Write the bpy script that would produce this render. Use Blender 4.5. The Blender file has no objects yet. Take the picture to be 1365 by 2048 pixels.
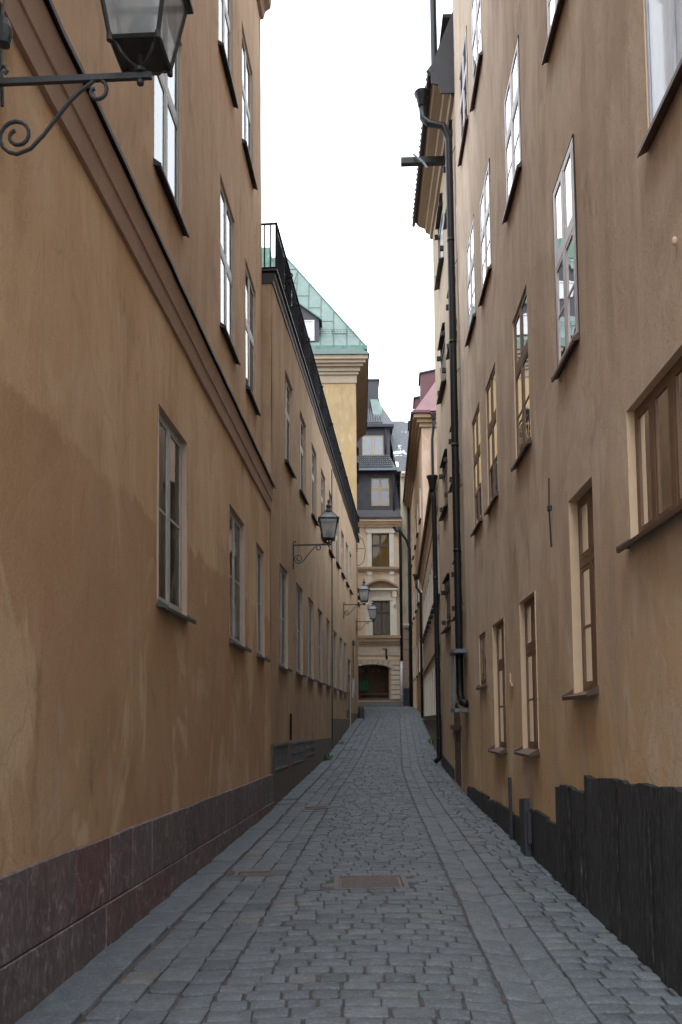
import bpy, bmesh, math, random
from math import sin, cos, pi, radians
from mathutils import noise as MN, Vector
random.seed(7)
C = bpy.context.scene.collection
rnd = random.uniform

# ------------------------------------------------------------------ materials
def srgb(h):
    h = h.lstrip('#'); o = []
    for i in (0, 2, 4):
        c = int(h[i:i+2], 16)/255; o.append(c/12.92 if c < .04045 else ((c+.055)/1.055)**2.4)
    return (*o, 1)
def newmat(name):
    m = bpy.data.materials.new(name); m.use_nodes = True
    nt = m.node_tree; nt.nodes.clear()
    out = nt.nodes.new('ShaderNodeOutputMaterial')
    return m, nt, out
def nd(nt, t, **kw):
    n = nt.nodes.new(t)
    for k, v in kw.items(): setattr(n, k, v)
    return n
def setin(nt, n, key, v):
    s = n.inputs[key]
    if hasattr(v, 'is_output'): nt.links.new(v, s)
    else: s.default_value = v
def mth(nt, op, a, b=0., clamp=False):
    n = nd(nt, 'ShaderNodeMath', operation=op, use_clamp=clamp); setin(nt, n, 0, a); setin(nt, n, 1, b); return n.outputs[0]
def mixc(nt, f, a, b, mode='MIX'):
    n = nd(nt, 'ShaderNodeMix', data_type='RGBA', blend_type=mode); n.clamp_factor = True
    setin(nt, n, 0, f); setin(nt, n, 6, a); setin(nt, n, 7, b); return n.outputs[2]
def noi(nt, vec, scale, detail=4, rough=.55, sc=(1, 1, 1), dist=0):
    mp = nd(nt, 'ShaderNodeMapping'); nt.links.new(vec, mp.inputs[0]); mp.inputs['Scale'].default_value = sc
    n = nd(nt, 'ShaderNodeTexNoise'); nt.links.new(mp.outputs[0], n.inputs['Vector'])
    n.inputs['Scale'].default_value = scale; n.inputs['Detail'].default_value = detail
    n.inputs['Roughness'].default_value = rough; n.inputs['Distortion'].default_value = dist
    return n.outputs['Fac']
def rmp(nt, v, a, b, c=0., d=1.):
    n = nd(nt, 'ShaderNodeMapRange'); n.clamp = True
    setin(nt, n, 0, v); setin(nt, n, 1, a); setin(nt, n, 2, b); setin(nt, n, 3, c); setin(nt, n, 4, d); return n.outputs[0]
def pos(nt): return nd(nt, 'ShaderNodeNewGeometry').outputs['Position']
def bsdf(nt, out, col, rough=.8, bump=None, bstr=.3, bdist=.01, metal=0, spec=.5, coat=0):
    b = nd(nt, 'ShaderNodeBsdfPrincipled'); setin(nt, b, 'Base Color', col); setin(nt, b, 'Roughness', rough)
    b.inputs['Metallic'].default_value = metal; b.inputs['Specular IOR Level'].default_value = spec
    b.inputs['Coat Weight'].default_value = coat
    if bump is not None:
        bp = nd(nt, 'ShaderNodeBump'); bp.inputs['Strength'].default_value = bstr; bp.inputs['Distance'].default_value = bdist
        nt.links.new(bump, bp.inputs['Height']); nt.links.new(bp.outputs[0], b.inputs['Normal'])
    nt.links.new(b.outputs[0], out.inputs[0]); return b

def plaster(name, a, b, c, zdamp=None, damp=None, streak=1., zlow=None, low=None):
    m, nt, out = newmat(name); p = pos(nt)
    st = noi(nt, p, 1.0, 6, .65, (3.2, 3.2, .55), .3); st2 = noi(nt, p, 1.0, 4, .6, (11, 11, 1.6), .3)
    pa = noi(nt, p, .55, 5, .6); pb = noi(nt, p, 2.1, 4, .6); fine = noi(nt, p, 90, 2)
    col = mixc(nt, rmp(nt, st, .38, .66, 0, streak), a, b)
    col = mixc(nt, rmp(nt, pa, .42, .68, 0, .75), col, c)
    col = mixc(nt, rmp(nt, st2, .45, .75, 0, .3*streak), col, b)
    if zdamp is not None:
        sp = nd(nt, 'ShaderNodeSeparateXYZ'); nt.links.new(p, sp.inputs[0])
        z = mth(nt, 'ADD', sp.outputs[2], mth(nt, 'MULTIPLY', mth(nt, 'SUBTRACT', pb, .5), .5))
        mk = rmp(nt, z, zdamp-.03, zdamp+.03, 1, 0)
        # old paint field: darker below its edge, with faded places
        col = mixc(nt, mth(nt, 'MULTIPLY', mk, rmp(nt, pa, .35, .62, 1, .6)), col, damp)
    if zlow is not None:
        sp = nd(nt, 'ShaderNodeSeparateXYZ'); nt.links.new(p, sp.inputs[0])
        z = mth(nt, 'ADD', sp.outputs[2], mth(nt, 'MULTIPLY', mth(nt, 'SUBTRACT', st, .5), 3.2))
        z = mth(nt, 'ADD', z, mth(nt, 'MULTIPLY', mth(nt, 'SUBTRACT', pb, .5), 1.5))
        col = mixc(nt, rmp(nt, z, zlow-1.1, zlow+1.3, .92, 0), col, low)
    bl = noi(nt, p, 1.0, 5, .6, (1.25, 1.25, .55), .7)
    col = mixc(nt, rmp(nt, bl, .53, .59, 0, .5), col, tuple(min(.8, x*1.12) for x in c[:3])+(1,))
    col = mixc(nt, rmp(nt, bl, .45, .38, 0, .6), col, tuple(x*.86 for x in b[:3])+(1,))
    wt = noi(nt, p, 1.0, 4, .6, (4.2, 4.2, .55), .2)
    col = mixc(nt, rmp(nt, wt, .64, .70, 0, .4), col, (.55, .46, .42, 1))
    dr = noi(nt, p, 1.0, 2, .5, (15, 15, .35))
    col = mixc(nt, rmp(nt, dr, .60, .75, 0, .2), col, tuple(x*.6 for x in b[:3])+(1,))
    vo = nd(nt, 'ShaderNodeTexVoronoi', feature='DISTANCE_TO_EDGE'); vo.inputs['Scale'].default_value = .7
    wn = nd(nt, 'ShaderNodeTexNoise'); nt.links.new(p, wn.inputs['Vector']); wn.inputs['Scale'].default_value = 2.; wn.inputs['Detail'].default_value = 5
    vm = nd(nt, 'ShaderNodeVectorMath', operation='MULTIPLY_ADD'); nt.links.new(wn.outputs['Color'], vm.inputs[0]); vm.inputs[1].default_value = (.5, .5, .5); nt.links.new(p, vm.inputs[2]); nt.links.new(vm.outputs[0], vo.inputs['Vector'])
    ck = mth(nt, 'MULTIPLY', rmp(nt, vo.outputs['Distance'], .004, .010, 1, 0), rmp(nt, pa, .52, .58, 0, .22))
    col = mixc(nt, ck, col, tuple(x*.45 for x in b[:3])+(1,))
    scr = noi(nt, p, 1.0, 5, .7, (2.3, 2.3, .9), .6)
    col = mixc(nt, rmp(nt, noi(nt, p, .33, 3, .6, (1, 1, .8)), .4, .62, 0, .35), col, b)
    col = mixc(nt, rmp(nt, scr, .58, .68, 0, .3), col, (.56, .49, .42, 1))
    col = mixc(nt, rmp(nt, scr, .40, .28, 0, .35), col, (.12, .08, .05, 1))
    col = mixc(nt, rmp(nt, fine, .3, .7, 0, .12), col, (.08, .06, .05, 1))
    h = mth(nt, 'ADD', mth(nt, 'MULTIPLY', noi(nt, p, 5, 5, .6, (1, 1, .5)), 2.), mth(nt, 'MULTIPLY', noi(nt, p, 45, 3), .5))
    bsdf(nt, out, col, .92, h, .55, .012, spec=.25); return m

def simple(name, a, b=None, rough=.6, scale=8, sc=(1, 1, 1), bstr=.15, metal=0, coat=0, spec=.5, lo=.35, hi=.7, bd=.005):
    m, nt, out = newmat(name); p = pos(nt)
    if b is None: b = tuple(x*.75 for x in a[:3])+(1,)
    n1 = noi(nt, p, scale, 5, .6, sc); n2 = noi(nt, p, scale*.23, 3)
    col = mixc(nt, rmp(nt, n1, lo, hi), a, b); col = mixc(nt, rmp(nt, n2, .4, .7, 0, .35), col, tuple(x*.6 for x in a[:3])+(1,))
    bsdf(nt, out, col, rough, noi(nt, p, scale*6, 3, .6, sc), bstr, bd, metal, spec, coat); return m

def toned(name, cols, rough, scale, bstr, bd=.01, spots=None, sc=(1, 1, 1), spec=.4):
    """material whose stones/planks each have their own tone (face attribute)"""
    m, nt, out = newmat(name); p = pos(nt)
    at = nd(nt, 'ShaderNodeAttribute', attribute_name='tone'); r = nd(nt, 'ShaderNodeValToRGB')
    nt.links.new(at.outputs['Fac'], r.inputs[0]); e = r.color_ramp.elements
    while len(e) < len(cols): e.new(.5)
    for i, c in enumerate(cols): e[i].position = i/(len(cols)-1); e[i].color = c
    n1 = noi(nt, p, scale, 6, .65, sc); n2 = noi(nt, p, scale*5, 4, .7, sc)
    col = mixc(nt, rmp(nt, n1, .3, .7, 0, .45), r.outputs[0], (.03, .03, .03, 1))
    col = mixc(nt, rmp(nt, n2, .5, .75, 0, .3), col, (.5, .5, .5, 1))
    if spots: 
        n3 = noi(nt, p, spots[1], 6, .75, (1, 1, .8), .8); col = mixc(nt, rmp(nt, n3, .55, .66, 0, spots[2]), col, spots[0])
    h = mth(nt, 'ADD', n1, mth(nt, 'MULTIPLY', n2, .5))
    bsdf(nt, out, col, rough, h, bstr, bd, spec=spec); return m

M = {}
M['l1'] = plaster('ochre_plaster_near', (.71, .505, .315, 1), (.58, .39, .235, 1), (.77, .57, .375, 1), 3.45, (.46, .275, .15, 1), .9)
M['l1u'] = plaster('brown_plaster_upper', (.60, .43, .29, 1), (.50, .35, .23, 1), (.63, .465, .325, 1))
M['l1b'] = simple('brown_band_paint', (.40, .28, .21, 1), (.34, .235, .175, 1), .85, 5, bstr=.3)
M['l2'] = plaster('ochre_plaster_long', (.54, .395, .255, 1), (.40, .28, .18, 1), (.50, .36, .235, 1), None, None, 1., 2.0, (.44, .285, .175, 1))
M['r1'] = plaster('grey_ochre_plaster', (.69, .55, .42, 1), (.54, .415, .305, 1), (.75, .61, .48, 1), None, None, 1.2, 2.3, (.68, .44, .22, 1))
M['r1b'] = plaster('ochre_plaster_shuttered', (.48, .38, .27, 1), (.42, .32, .22, 1), (.5, .4, .3, 1), None, None, 1., 1.5, (.5, .33, .17, 1))
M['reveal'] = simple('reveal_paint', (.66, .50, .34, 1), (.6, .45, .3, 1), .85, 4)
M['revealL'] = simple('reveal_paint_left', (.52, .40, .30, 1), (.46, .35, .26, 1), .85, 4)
M['r2'] = plaster('grey_brown_plaster', (.36, .28, .21, 1), (.32, .24, .175, 1), (.39, .31, .24, 1))
M['r2rev'] = simple('cream_reveal', (.56, .52, .45, 1), (.5, .46, .4, 1), .8, 4)
M['r3'] = plaster('orange_plaster', (.46, .31, .19, 1), (.41, .265, .155, 1), (.48, .33, .22, 1))
M['r3f'] = plaster('salmon_plaster', (.46, .32, .23, 1), (.41, .28, .2, 1), (.48, .35, .26, 1))
M['l3'] = plaster('yellow_plaster', (.42, .295, .145, 1), (.35, .245, .125, 1), (.31, .235, .14, 1))
M['l3s'] = plaster('cream_plaster_side', (.48, .40, .28, 1), (.42, .34, .23, 1), (.5, .42, .31, 1))
M['l3c'] = simple('cornice_paint', (.33, .26, .18, 1), (.28, .22, .15, 1), .8, 3)
M['f'] = plaster('peach_plaster', (.78, .62, .47, 1), (.72, .56, .42, 1), (.8, .65, .5, 1), streak=.5)
M['fs'] = simple('pale_stone', (.80, .77, .68, 1), (.72, .69, .6, 1), .85, 3, bstr=.3)
M['fr'] = simple('rusticated_stone', (.62, .54, .44, 1), (.54, .47, .38, 1), .9, 6, bstr=.5)
M['fb'] = simple('brown_moulding_and_joint_shade', (.42, .32, .23, 1), (.36, .27, .19, 1), .8, 3)
M['f2'] = plaster('stained_cream_plaster', (.58, .52, .38, 1), (.42, .40, .30, 1), (.62, .55, .42, 1))
M['f2b'] = simple('pinkish_stone', (.42, .32, .26, 1), (.36, .27, .22, 1), .9, 6, bstr=.4)
M['granite'] = simple('grey_granite', (.20, .21, .21, 1), (.13, .14, .14, 1), .85, 14, bstr=.4)
M['darkgranite'] = simple('dark_base_paint', (.045, .05, .055, 1), (.03, .032, .036, 1), .7, 10)
M['l2p'] = simple('grey_brown_plinth', (.16, .125, .095, 1), (.12, .095, .075, 1), .9, 5, (1, 1, .3), .4)
M['l2g'] = simple('grey_vent_paint', (.15, .16, .165, 1), (.12, .13, .135, 1), .7, 9)
M['copper'] = simple('green_copper', (.145, .20, .18, 1), (.105, .155, .14, 1), .6, 1.6, (2, 2, .5), .15)
M['copperd'] = simple('dark_copper', (.10, .22, .17, 1), (.05, .10, .08, 1), .6, 3)
M['seam'] = simple('copper_seam', (.09, .15, .13, 1), (.06, .11, .09, 1), .6, 3)
M['darksheet'] = simple('dark_sheet_metal', (.055, .055, .065, 1), (.04, .04, .048, 1), .55, 3, spec=.3)
M['black'] = simple('black_painted_metal', (.014, .015, .017, 1), (.01, .011, .012, 1), .45, 20, bstr=.1, spec=.3)
M['iron'] = simple('dark_lantern_iron', (.035, .042, .048, 1), (.02, .025, .03, 1), .5, 30, bstr=.3)
M['flash'] = simple('black_flashing', (.022, .022, .024, 1), (.015, .014, .013, 1), .55, 8, bstr=.4)
M['sill'] = simple('brown_sill_metal', (.10, .055, .04, 1), (.07, .04, .03, 1), .45, 8)
M['sillg'] = simple('grey_sill_metal', (.08, .085, .09, 1), (.05, .05, .055, 1), .5, 8)
M['galv'] = simple('galvanised_steel', (.16, .2, .23, 1), (.11, .14, .165, 1), .5, 12, metal=.5)
M['silver'] = simple('bright_metal', (.6, .62, .65, 1), (.5, .52, .55, 1), .25, 12, metal=.9)
M['greyframe'] = simple('grey_window_paint', (.50, .53, .52, 1), (.42, .45, .44, 1), .45, 6, bstr=.1)
M['brownframe'] = simple('brown_window_paint', (.20, .115, .065, 1), (.15, .08, .045, 1), .5, 12, (1, 1, .2), .15)
M['lilacframe'] = simple('pale_window_paint', (.62, .56, .56, 1), (.52, .46, .46, 1), .4, 6, bstr=.1)
M['oakframe'] = simple('oak_window_paint', (.40, .30, .18, 1), (.33, .24, .14, 1), .5, 8)
M['darkframe'] = simple('dark_brown_window_paint', (.12, .075, .05, 1), (.09, .055, .04, 1), .5, 8)
M['wood'] = simple('weathered_wood', (.12, .09, .07, 1), (.07, .055, .045, 1), .75, 14, (1, 1, .1), .6)
M['topwood_sheen'] = simple('wood_with_sky_sheen', (.30, .32, .35, 1), (.22, .23, .26, 1), .45, 14, (1, 1, .1), .5)  # blue-grey of the top shutters paints the sky reflected in dark wood
M['doorwood'] = simple('brown_door_iron', (.13, .075, .05, 1), (.085, .05, .035, 1), .7, 10, bstr=.4)
M['rust'] = simple('rusty_iron', (.16, .06, .03, 1), (.09, .035, .02, 1), .85, 20)
M['soffit'] = simple('brown_soffit_boards', (.32, .215, .125, 1), (.26, .17, .095, 1), .75, 4, (6, .3, 1))
M['tile'] = simple('dark_roof_tile', (.05, .052, .06, 1), (.09, .095, .105, 1), .6, 6)
M['red'] = simple('red_roof_metal', (.22, .11, .115, 1), (.18, .09, .095, 1), .6, 2)
M['reddark'] = simple('dark_red_roof_metal', (.12, .04, .045, 1), (.09, .03, .035, 1), .6, 2)
M['room'] = simple('dark_room', (.035, .03, .026, 1), None, .9, 3)
M['curtain'] = simple('pale_curtain', (.50, .48, .44, 1), (.42, .40, .37, 1), .9, 3, (3, 3, .3))
M['curtaind'] = simple('grey_curtain', (.36, .355, .34, 1), (.27, .265, .25, 1), .9, 3, (3, 3, .3))
M['blind'] = simple('yellow_blind', (.50, .30, .06, 1), (.45, .26, .05, 1), .8, 3)
M['whiteblind'] = simple('white_blind', (.62, .65, .70, 1), (.56, .58, .62, 1), .8, 3)
M['shopwood'] = simple('shop_panelling', (.16, .07, .028, 1), (.11, .045, .018, 1), .6, 5, (6, 6, .3))
M['poster'] = simple('green_poster', (.02, .22, .09, 1), (.015, .15, .06, 1), .7, 3)
M['boards_sheen'] = simple('boards_with_sky_sheen', (.46, .52, .62, 1), (.27, .32, .41, 1), .3, 5, (3, 3, .35), .4, lo=.45, hi=.75, coat=.5)  # pale blue base stands in for sky reflected at a grazing angle
M['lightpaint'] = simple('pale_grey_metal_paint', (.55, .57, .6, 1), (.46, .48, .5, 1), .4, 10)
M['railpaint'] = simple('matt_black_railing', (.012, .013, .016, 1), (.008, .009, .011, 1), .8, 20, spec=.15)
M['sheer'] = simple('white_sheer_curtain', (.80, .84, .88, 1), (.66, .70, .74, 1), .9, 3, (3, 3, .3))
M['leaf'] = simple('weed_leaf', (.07, .16, .03, 1), (.04, .10, .02, 1), .6, 30)
M['joint'] = simple('joint_dirt', (.12, .11, .10, 1), (.06, .055, .05, 1), .95, 12, bstr=.8, bd=.02)
M['sett'] = toned('granite_setts', [(.09, .113, .132, 1), (.122, .148, .172, 1), (.136, .164, .19, 1), (.16, .185, .21, 1), (.17, .165, .15, 1)], .7, 9, .7, .012)
M['porphyry'] = toned('red_limestone', [(.14, .108, .108, 1), (.19, .145, .142, 1), (.16, .122, .122, 1), (.19, .13, .128, 1), (.20, .095, .092, 1)], .85, 5, .9, .015, ((.40, .36, .37, 1), 7.5, .6), (1, 1, .45))
M['tar'] = toned('black_tarred_wood', [(.010, .010, .011, 1), (.018, .018, .019, 1), (.03, .029, .028, 1)], .6, 3, 1., .05, ((.07, .07, .07, 1), 3., .5), (5, 5, .5), .4)
M['castiron'] = toned('cast_iron', [(.11, .09, .085, 1), (.16, .13, .12, 1)], .55, 15, .3)

def glassmat(name, ior=1.9, wav=.03, tint=(.93, .96, .95, 1)):
    m, nt, out = newmat(name); p = pos(nt)
    bp = nd(nt, 'ShaderNodeBump'); bp.inputs['Strength'].default_value = wav; bp.inputs['Distance'].default_value = .05
    nt.links.new(noi(nt, p, 2.2, 2), bp.inputs['Height'])
    fr = nd(nt, 'ShaderNodeFresnel'); fr.inputs[0].default_value = ior
    g = nd(nt, 'ShaderNodeBsdfGlossy'); g.inputs['Roughness'].default_value = .015; nt.links.new(bp.outputs[0], g.inputs['Normal'])
    t = nd(nt, 'ShaderNodeBsdfTransparent'); t.inputs[0].default_value = tint
    mx = nd(nt, 'ShaderNodeMixShader'); nt.links.new(fr.outputs[0], mx.inputs[0]); nt.links.new(t.outputs[0], mx.inputs[1]); nt.links.new(g.outputs[0], mx.inputs[2])
    nt.links.new(mx.outputs[0], out.inputs[0]); return m
M['glass'] = glassmat('window_glass', 2.1)
M['glassthin'] = glassmat('thin_window_glass', 1.3, .02, (1, 1, 1, 1))
M['glassd'] = glassmat('window_glass_soft', 1.45, .03)
def frosted():
    m, nt, out = newmat('lantern_glass'); p = pos(nt)
    d = nd(nt, 'ShaderNodeBsdfPrincipled'); d.inputs['Base Color'].default_value = (.46, .50, .51, 1); d.inputs['Roughness'].default_value = .3
    tl = nd(nt, 'ShaderNodeBsdfTranslucent'); tl.inputs[0].default_value = (.6, .63, .65, 1)
    t = nd(nt, 'ShaderNodeBsdfTransparent'); t.inputs[0].default_value = (.85, .87, .88, 1)
    m1 = nd(nt, 'ShaderNodeMixShader'); m1.inputs[0].default_value = .45; nt.links.new(d.outputs[0], m1.inputs[1]); nt.links.new(tl.outputs[0], m1.inputs[2])
    m2 = nd(nt, 'ShaderNodeMixShader'); nt.links.new(rmp(nt, noi(nt, p, 5, 3), .3, .7, .3, .55), m2.inputs[0])
    nt.links.new(m1.outputs[0], m2.inputs[1]); nt.links.new(t.outputs[0], m2.inputs[2]); nt.links.new(m2.outputs[0], out.inputs[0]); return m
M['frost'] = frosted()
def slate():
    m, nt, out = newmat('peeling_slate_roof'); p = pos(nt)
    n = noi(nt, p, .9, 5, .6, (1, 1, 1), .5); col = mixc(nt, rmp(nt, noi(nt, p, 6, 4), .3, .7), (.05, .053, .06, 1), (.10, .105, .115, 1))
    col = mixc(nt, rmp(nt, n, .60, .62), col, (.6, .62, .66, 1)); bsdf(nt, out, col, .6); return m
M['slate'] = slate()

# ------------------------------------------------------------------ geometry
class Fac:
    """a facade: s along it, n out towards the street, z up, with a slight batter"""
    def __init__(f, a, b, side, lean=0):
        f.a = a; L = math.hypot(b[0]-a[0], b[1]-a[1]); f.L = L; f.d = ((b[0]-a[0])/L, (b[1]-a[1])/L)
        n = (f.d[1], -f.d[0]); f.n = n if side > 0 else (-n[0], -n[1]); f.lean = lean
    def __call__(f, s, n, z):
        n += f.lean*z
        return (f.a[0]+f.d[0]*s+f.n[0]*n, f.a[1]+f.d[1]*s+f.n[1]*n, z)
def W(x, y, z): return (x, y, z)

class MB:
    def __init__(s): s.v = []; s.f = []; s.mi = []; s.t = []
    def add(s, vs, fs, mi=0, tone=.5):
        o = len(s.v); s.v += vs
        for f in fs: s.f.append([i+o for i in f]); s.mi.append(mi); s.t.append(tone)
        return s
    def quad(s, a, b, c, d, mi=0, tone=.5): return s.add([a, b, c, d], [(0, 1, 2, 3)], mi, tone)
    def box(s, F, a0, a1, b0, b1, c0, c1, mi=0, tone=.5):
        vs = [F(a, b, c) for a in (a0, a1) for b in (b0, b1) for c in (c0, c1)]
        return s.add(vs, [(0, 1, 3, 2), (4, 6, 7, 5), (0, 4, 5, 1), (2, 3, 7, 6), (0, 2, 6, 4), (1, 5, 7, 3)], mi, tone)
    def prism(s, F, prof, a0, a1, mi=0, tone=.5):
        """profile of (n, z) swept along s from a0 to a1"""
        k = len(prof); vs = [F(a0, n, z) for n, z in prof]+[F(a1, n, z) for n, z in prof]
        fs = [(i, (i+1) % k, (i+1) % k+k, i+k) for i in range(k)]+[tuple(range(k))[::-1], tuple(range(k, 2*k))]
        return s.add(vs, fs, mi, tone)
    def slab(s, F, poly, b0, b1, mi=0, tone=.5):
        """polygon in (s, z) given thickness b0..b1 along n"""
        k = len(poly); vs = [F(a, b0, z) for a, z in poly]+[F(a, b1, z) for a, z in poly]
        fs = [(i, (i+1) % k, (i+1) % k+k, i+k) for i in range(k)]+[tuple(range(k))[::-1], tuple(range(k, 2*k))]
        return s.add(vs, fs, mi, tone)
    def tube(s, pts, r, n=8, mi=0):
        P = [Vector(p) for p in pts]; rings = []; up = None
        for i, p in enumerate(P):
            t = (P[min(i+1, len(P)-1)]-P[max(i-1, 0)]).normalized()
            if up is None: up = Vector((0, 0, 1)) if abs(t.z) < .9 else Vector((1, 0, 0))
            x = t.cross(up).normalized(); up = x.cross(t).normalized()
            rr = r[i] if isinstance(r, (list, tuple)) else r
            rings.append([tuple(p+x*(rr*cos(2*pi*k/n))+up*(rr*sin(2*pi*k/n))) for k in range(n)])
        vs = [v for g in rings for v in g]; fs = []
        for i in range(len(P)-1):
            for k in range(n): fs.append((i*n+k, i*n+(k+1) % n, (i+1)*n+(k+1) % n, (i+1)*n+k))
        fs += [tuple(range(n))[::-1], tuple(range((len(P)-1)*n, len(P)*n))]
        return s.add(vs, fs, mi)
    def lathe(s, c, prof, n=12, mi=0, sq=False):
        vs = []; fs = []
        for r, z in prof:
            for k in range(n):
                a = 2*pi*k/n+(pi/4 if sq else 0); vs.append((c[0]+r*cos(a), c[1]+r*sin(a), c[2]+z))
        for i in range(len(prof)-1):
            for k in range(n): fs.append((i*n+k, i*n+(k+1) % n, (i+1)*n+(k+1) % n, (i+1)*n+k))
        fs += [tuple(range(n))[::-1], tuple(range((len(prof)-1)*n, len(prof)*n))]
        return s.add(vs, fs, mi)
    def build(s, name, mats, parent=None, smooth=False, fix=True, bevel=0):
        me = bpy.data.meshes.new(name); loc = rootloc(parent) if parent else Vector((0, 0, 0))
        if parent is None and getattr(s, 'org', None): loc = Vector(s.org)
        me.from_pydata([tuple(Vector(v)-loc) for v in s.v], [], s.f)
        mats = mats if isinstance(mats, (list, tuple)) else [mats]
        for m in mats: me.materials.append(M[m] if isinstance(m, str) else m)
        me.polygons.foreach_set('material_index', s.mi)
        at = me.attributes.new('tone', 'FLOAT', 'FACE'); at.data.foreach_set('value', s.t)
        if fix:
            bm = bmesh.new(); bm.from_mesh(me)
            bmesh.ops.recalc_face_normals(bm, faces=bm.faces); bm.to_mesh(me); bm.free()
        if smooth: me.polygons.foreach_set('use_smooth', [True]*len(me.polygons))
        me.update(); o = bpy.data.objects.new(name, me); C.objects.link(o)
        if parent: o.parent = parent
        else: o.location = loc
        if bevel:
            b = o.modifiers.new('bevel', 'BEVEL'); b.width = bevel; b.segments = 2; b.limit_method = 'ANGLE'
        return o
def rootloc(p):
    l = Vector((0, 0, 0))
    while p is not None: l += p.location; p = p.parent
    return l
def tag(o, label=None, cat=None, group=None, kind=None):
    for k, v in (('label', label), ('category', cat), ('group', group), ('kind', kind)):
        if v: o[k] = v
    return o
def thing(name, loc, label, cat, group=None):
    o = bpy.data.objects.new(name, None); C.objects.link(o); o.location = loc; o.empty_display_size = .3
    return tag(o, label, cat, group)

def cuts(a, b, marks, step):
    ms = sorted({round(x, 4) for x in [a, b]+[m for m in marks if a < m < b]}); out = []
    for x, y in zip(ms, ms[1:]):
        n = max(1, int(math.ceil((y-x)/step))); out += [x+(y-x)*i/n for i in range(n)]
    return out+[b]
def facade(parent, F, s0, s1, z0, z1, ops, mats, n0=0, wob=.008, step=.45, name='wall', room=.7):
    """plastered wall with real openings, reveals and a dark room behind each opening; mats = plaster, reveal, room"""
    mb = MB(); S = cuts(s0, s1, [v for o in ops for v in o[:2]], step); Z = cuts(z0, z1, [v for o in ops for v in o[2:4]], step)
    idx = {}
    def V(i, j):
        if (i, j) not in idx:
            p = F(S[i], n0, Z[j]); w = MN.noise(Vector((p[0]*.7, p[1]*.7, p[2]*.5)))*wob+MN.noise(Vector((p[0]*2.2, p[1]*2.2, p[2]*1.6)))*wob*.5
            idx[(i, j)] = len(mb.v); mb.v.append(F(S[i], n0+w, Z[j]))
        return idx[(i, j)]
    for i in range(len(S)-1):
        for j in range(len(Z)-1):
            cs, cz = (S[i]+S[i+1])/2, (Z[j]+Z[j+1])/2
            if any(o[0] < cs < o[1] and o[2] < cz < o[3] for o in ops): continue
            mb.f.append([V(i, j), V(i+1, j), V(i+1, j+1), V(i, j+1)]); mb.mi.append(0); mb.t.append(.5)
    for o in ops:
        a, b, c, d, dep = o[:5]
        nb = n0-dep
        for (p, q) in (((a, c), (b, c)), ((b, c), (b, d)), ((b, d), (a, d)), ((a, d), (a, c))):
            mb.quad(F(p[0], n0+.006, p[1]), F(q[0], n0+.006, q[1]), F(q[0], nb, q[1]), F(p[0], nb, p[1]), 1)
        if len(o) > 5 and o[5] == 'solid': continue
        nr = nb-room; e = .02
        for (p, q) in (((a-e, c-e), (b+e, c-e)), ((b+e, c-e), (b+e, d+e)), ((b+e, d+e), (a-e, d+e)), ((a-e, d+e), (a-e, c-e))):
            mb.quad(F(p[0], nb, p[1]), F(q[0], nb, q[1]), F(q[0], nr, q[1]), F(p[0], nr, p[1]), 2)
        mb.quad(F(a-e, nr, c-e), F(b+e, nr, c-e), F(b+e, nr, d+e), F(a-e, nr, d+e), 2)
    return mb.build(name, mats, parent, smooth=True, fix=False) if False else mb.build(name, mats, parent, fix=False)

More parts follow.
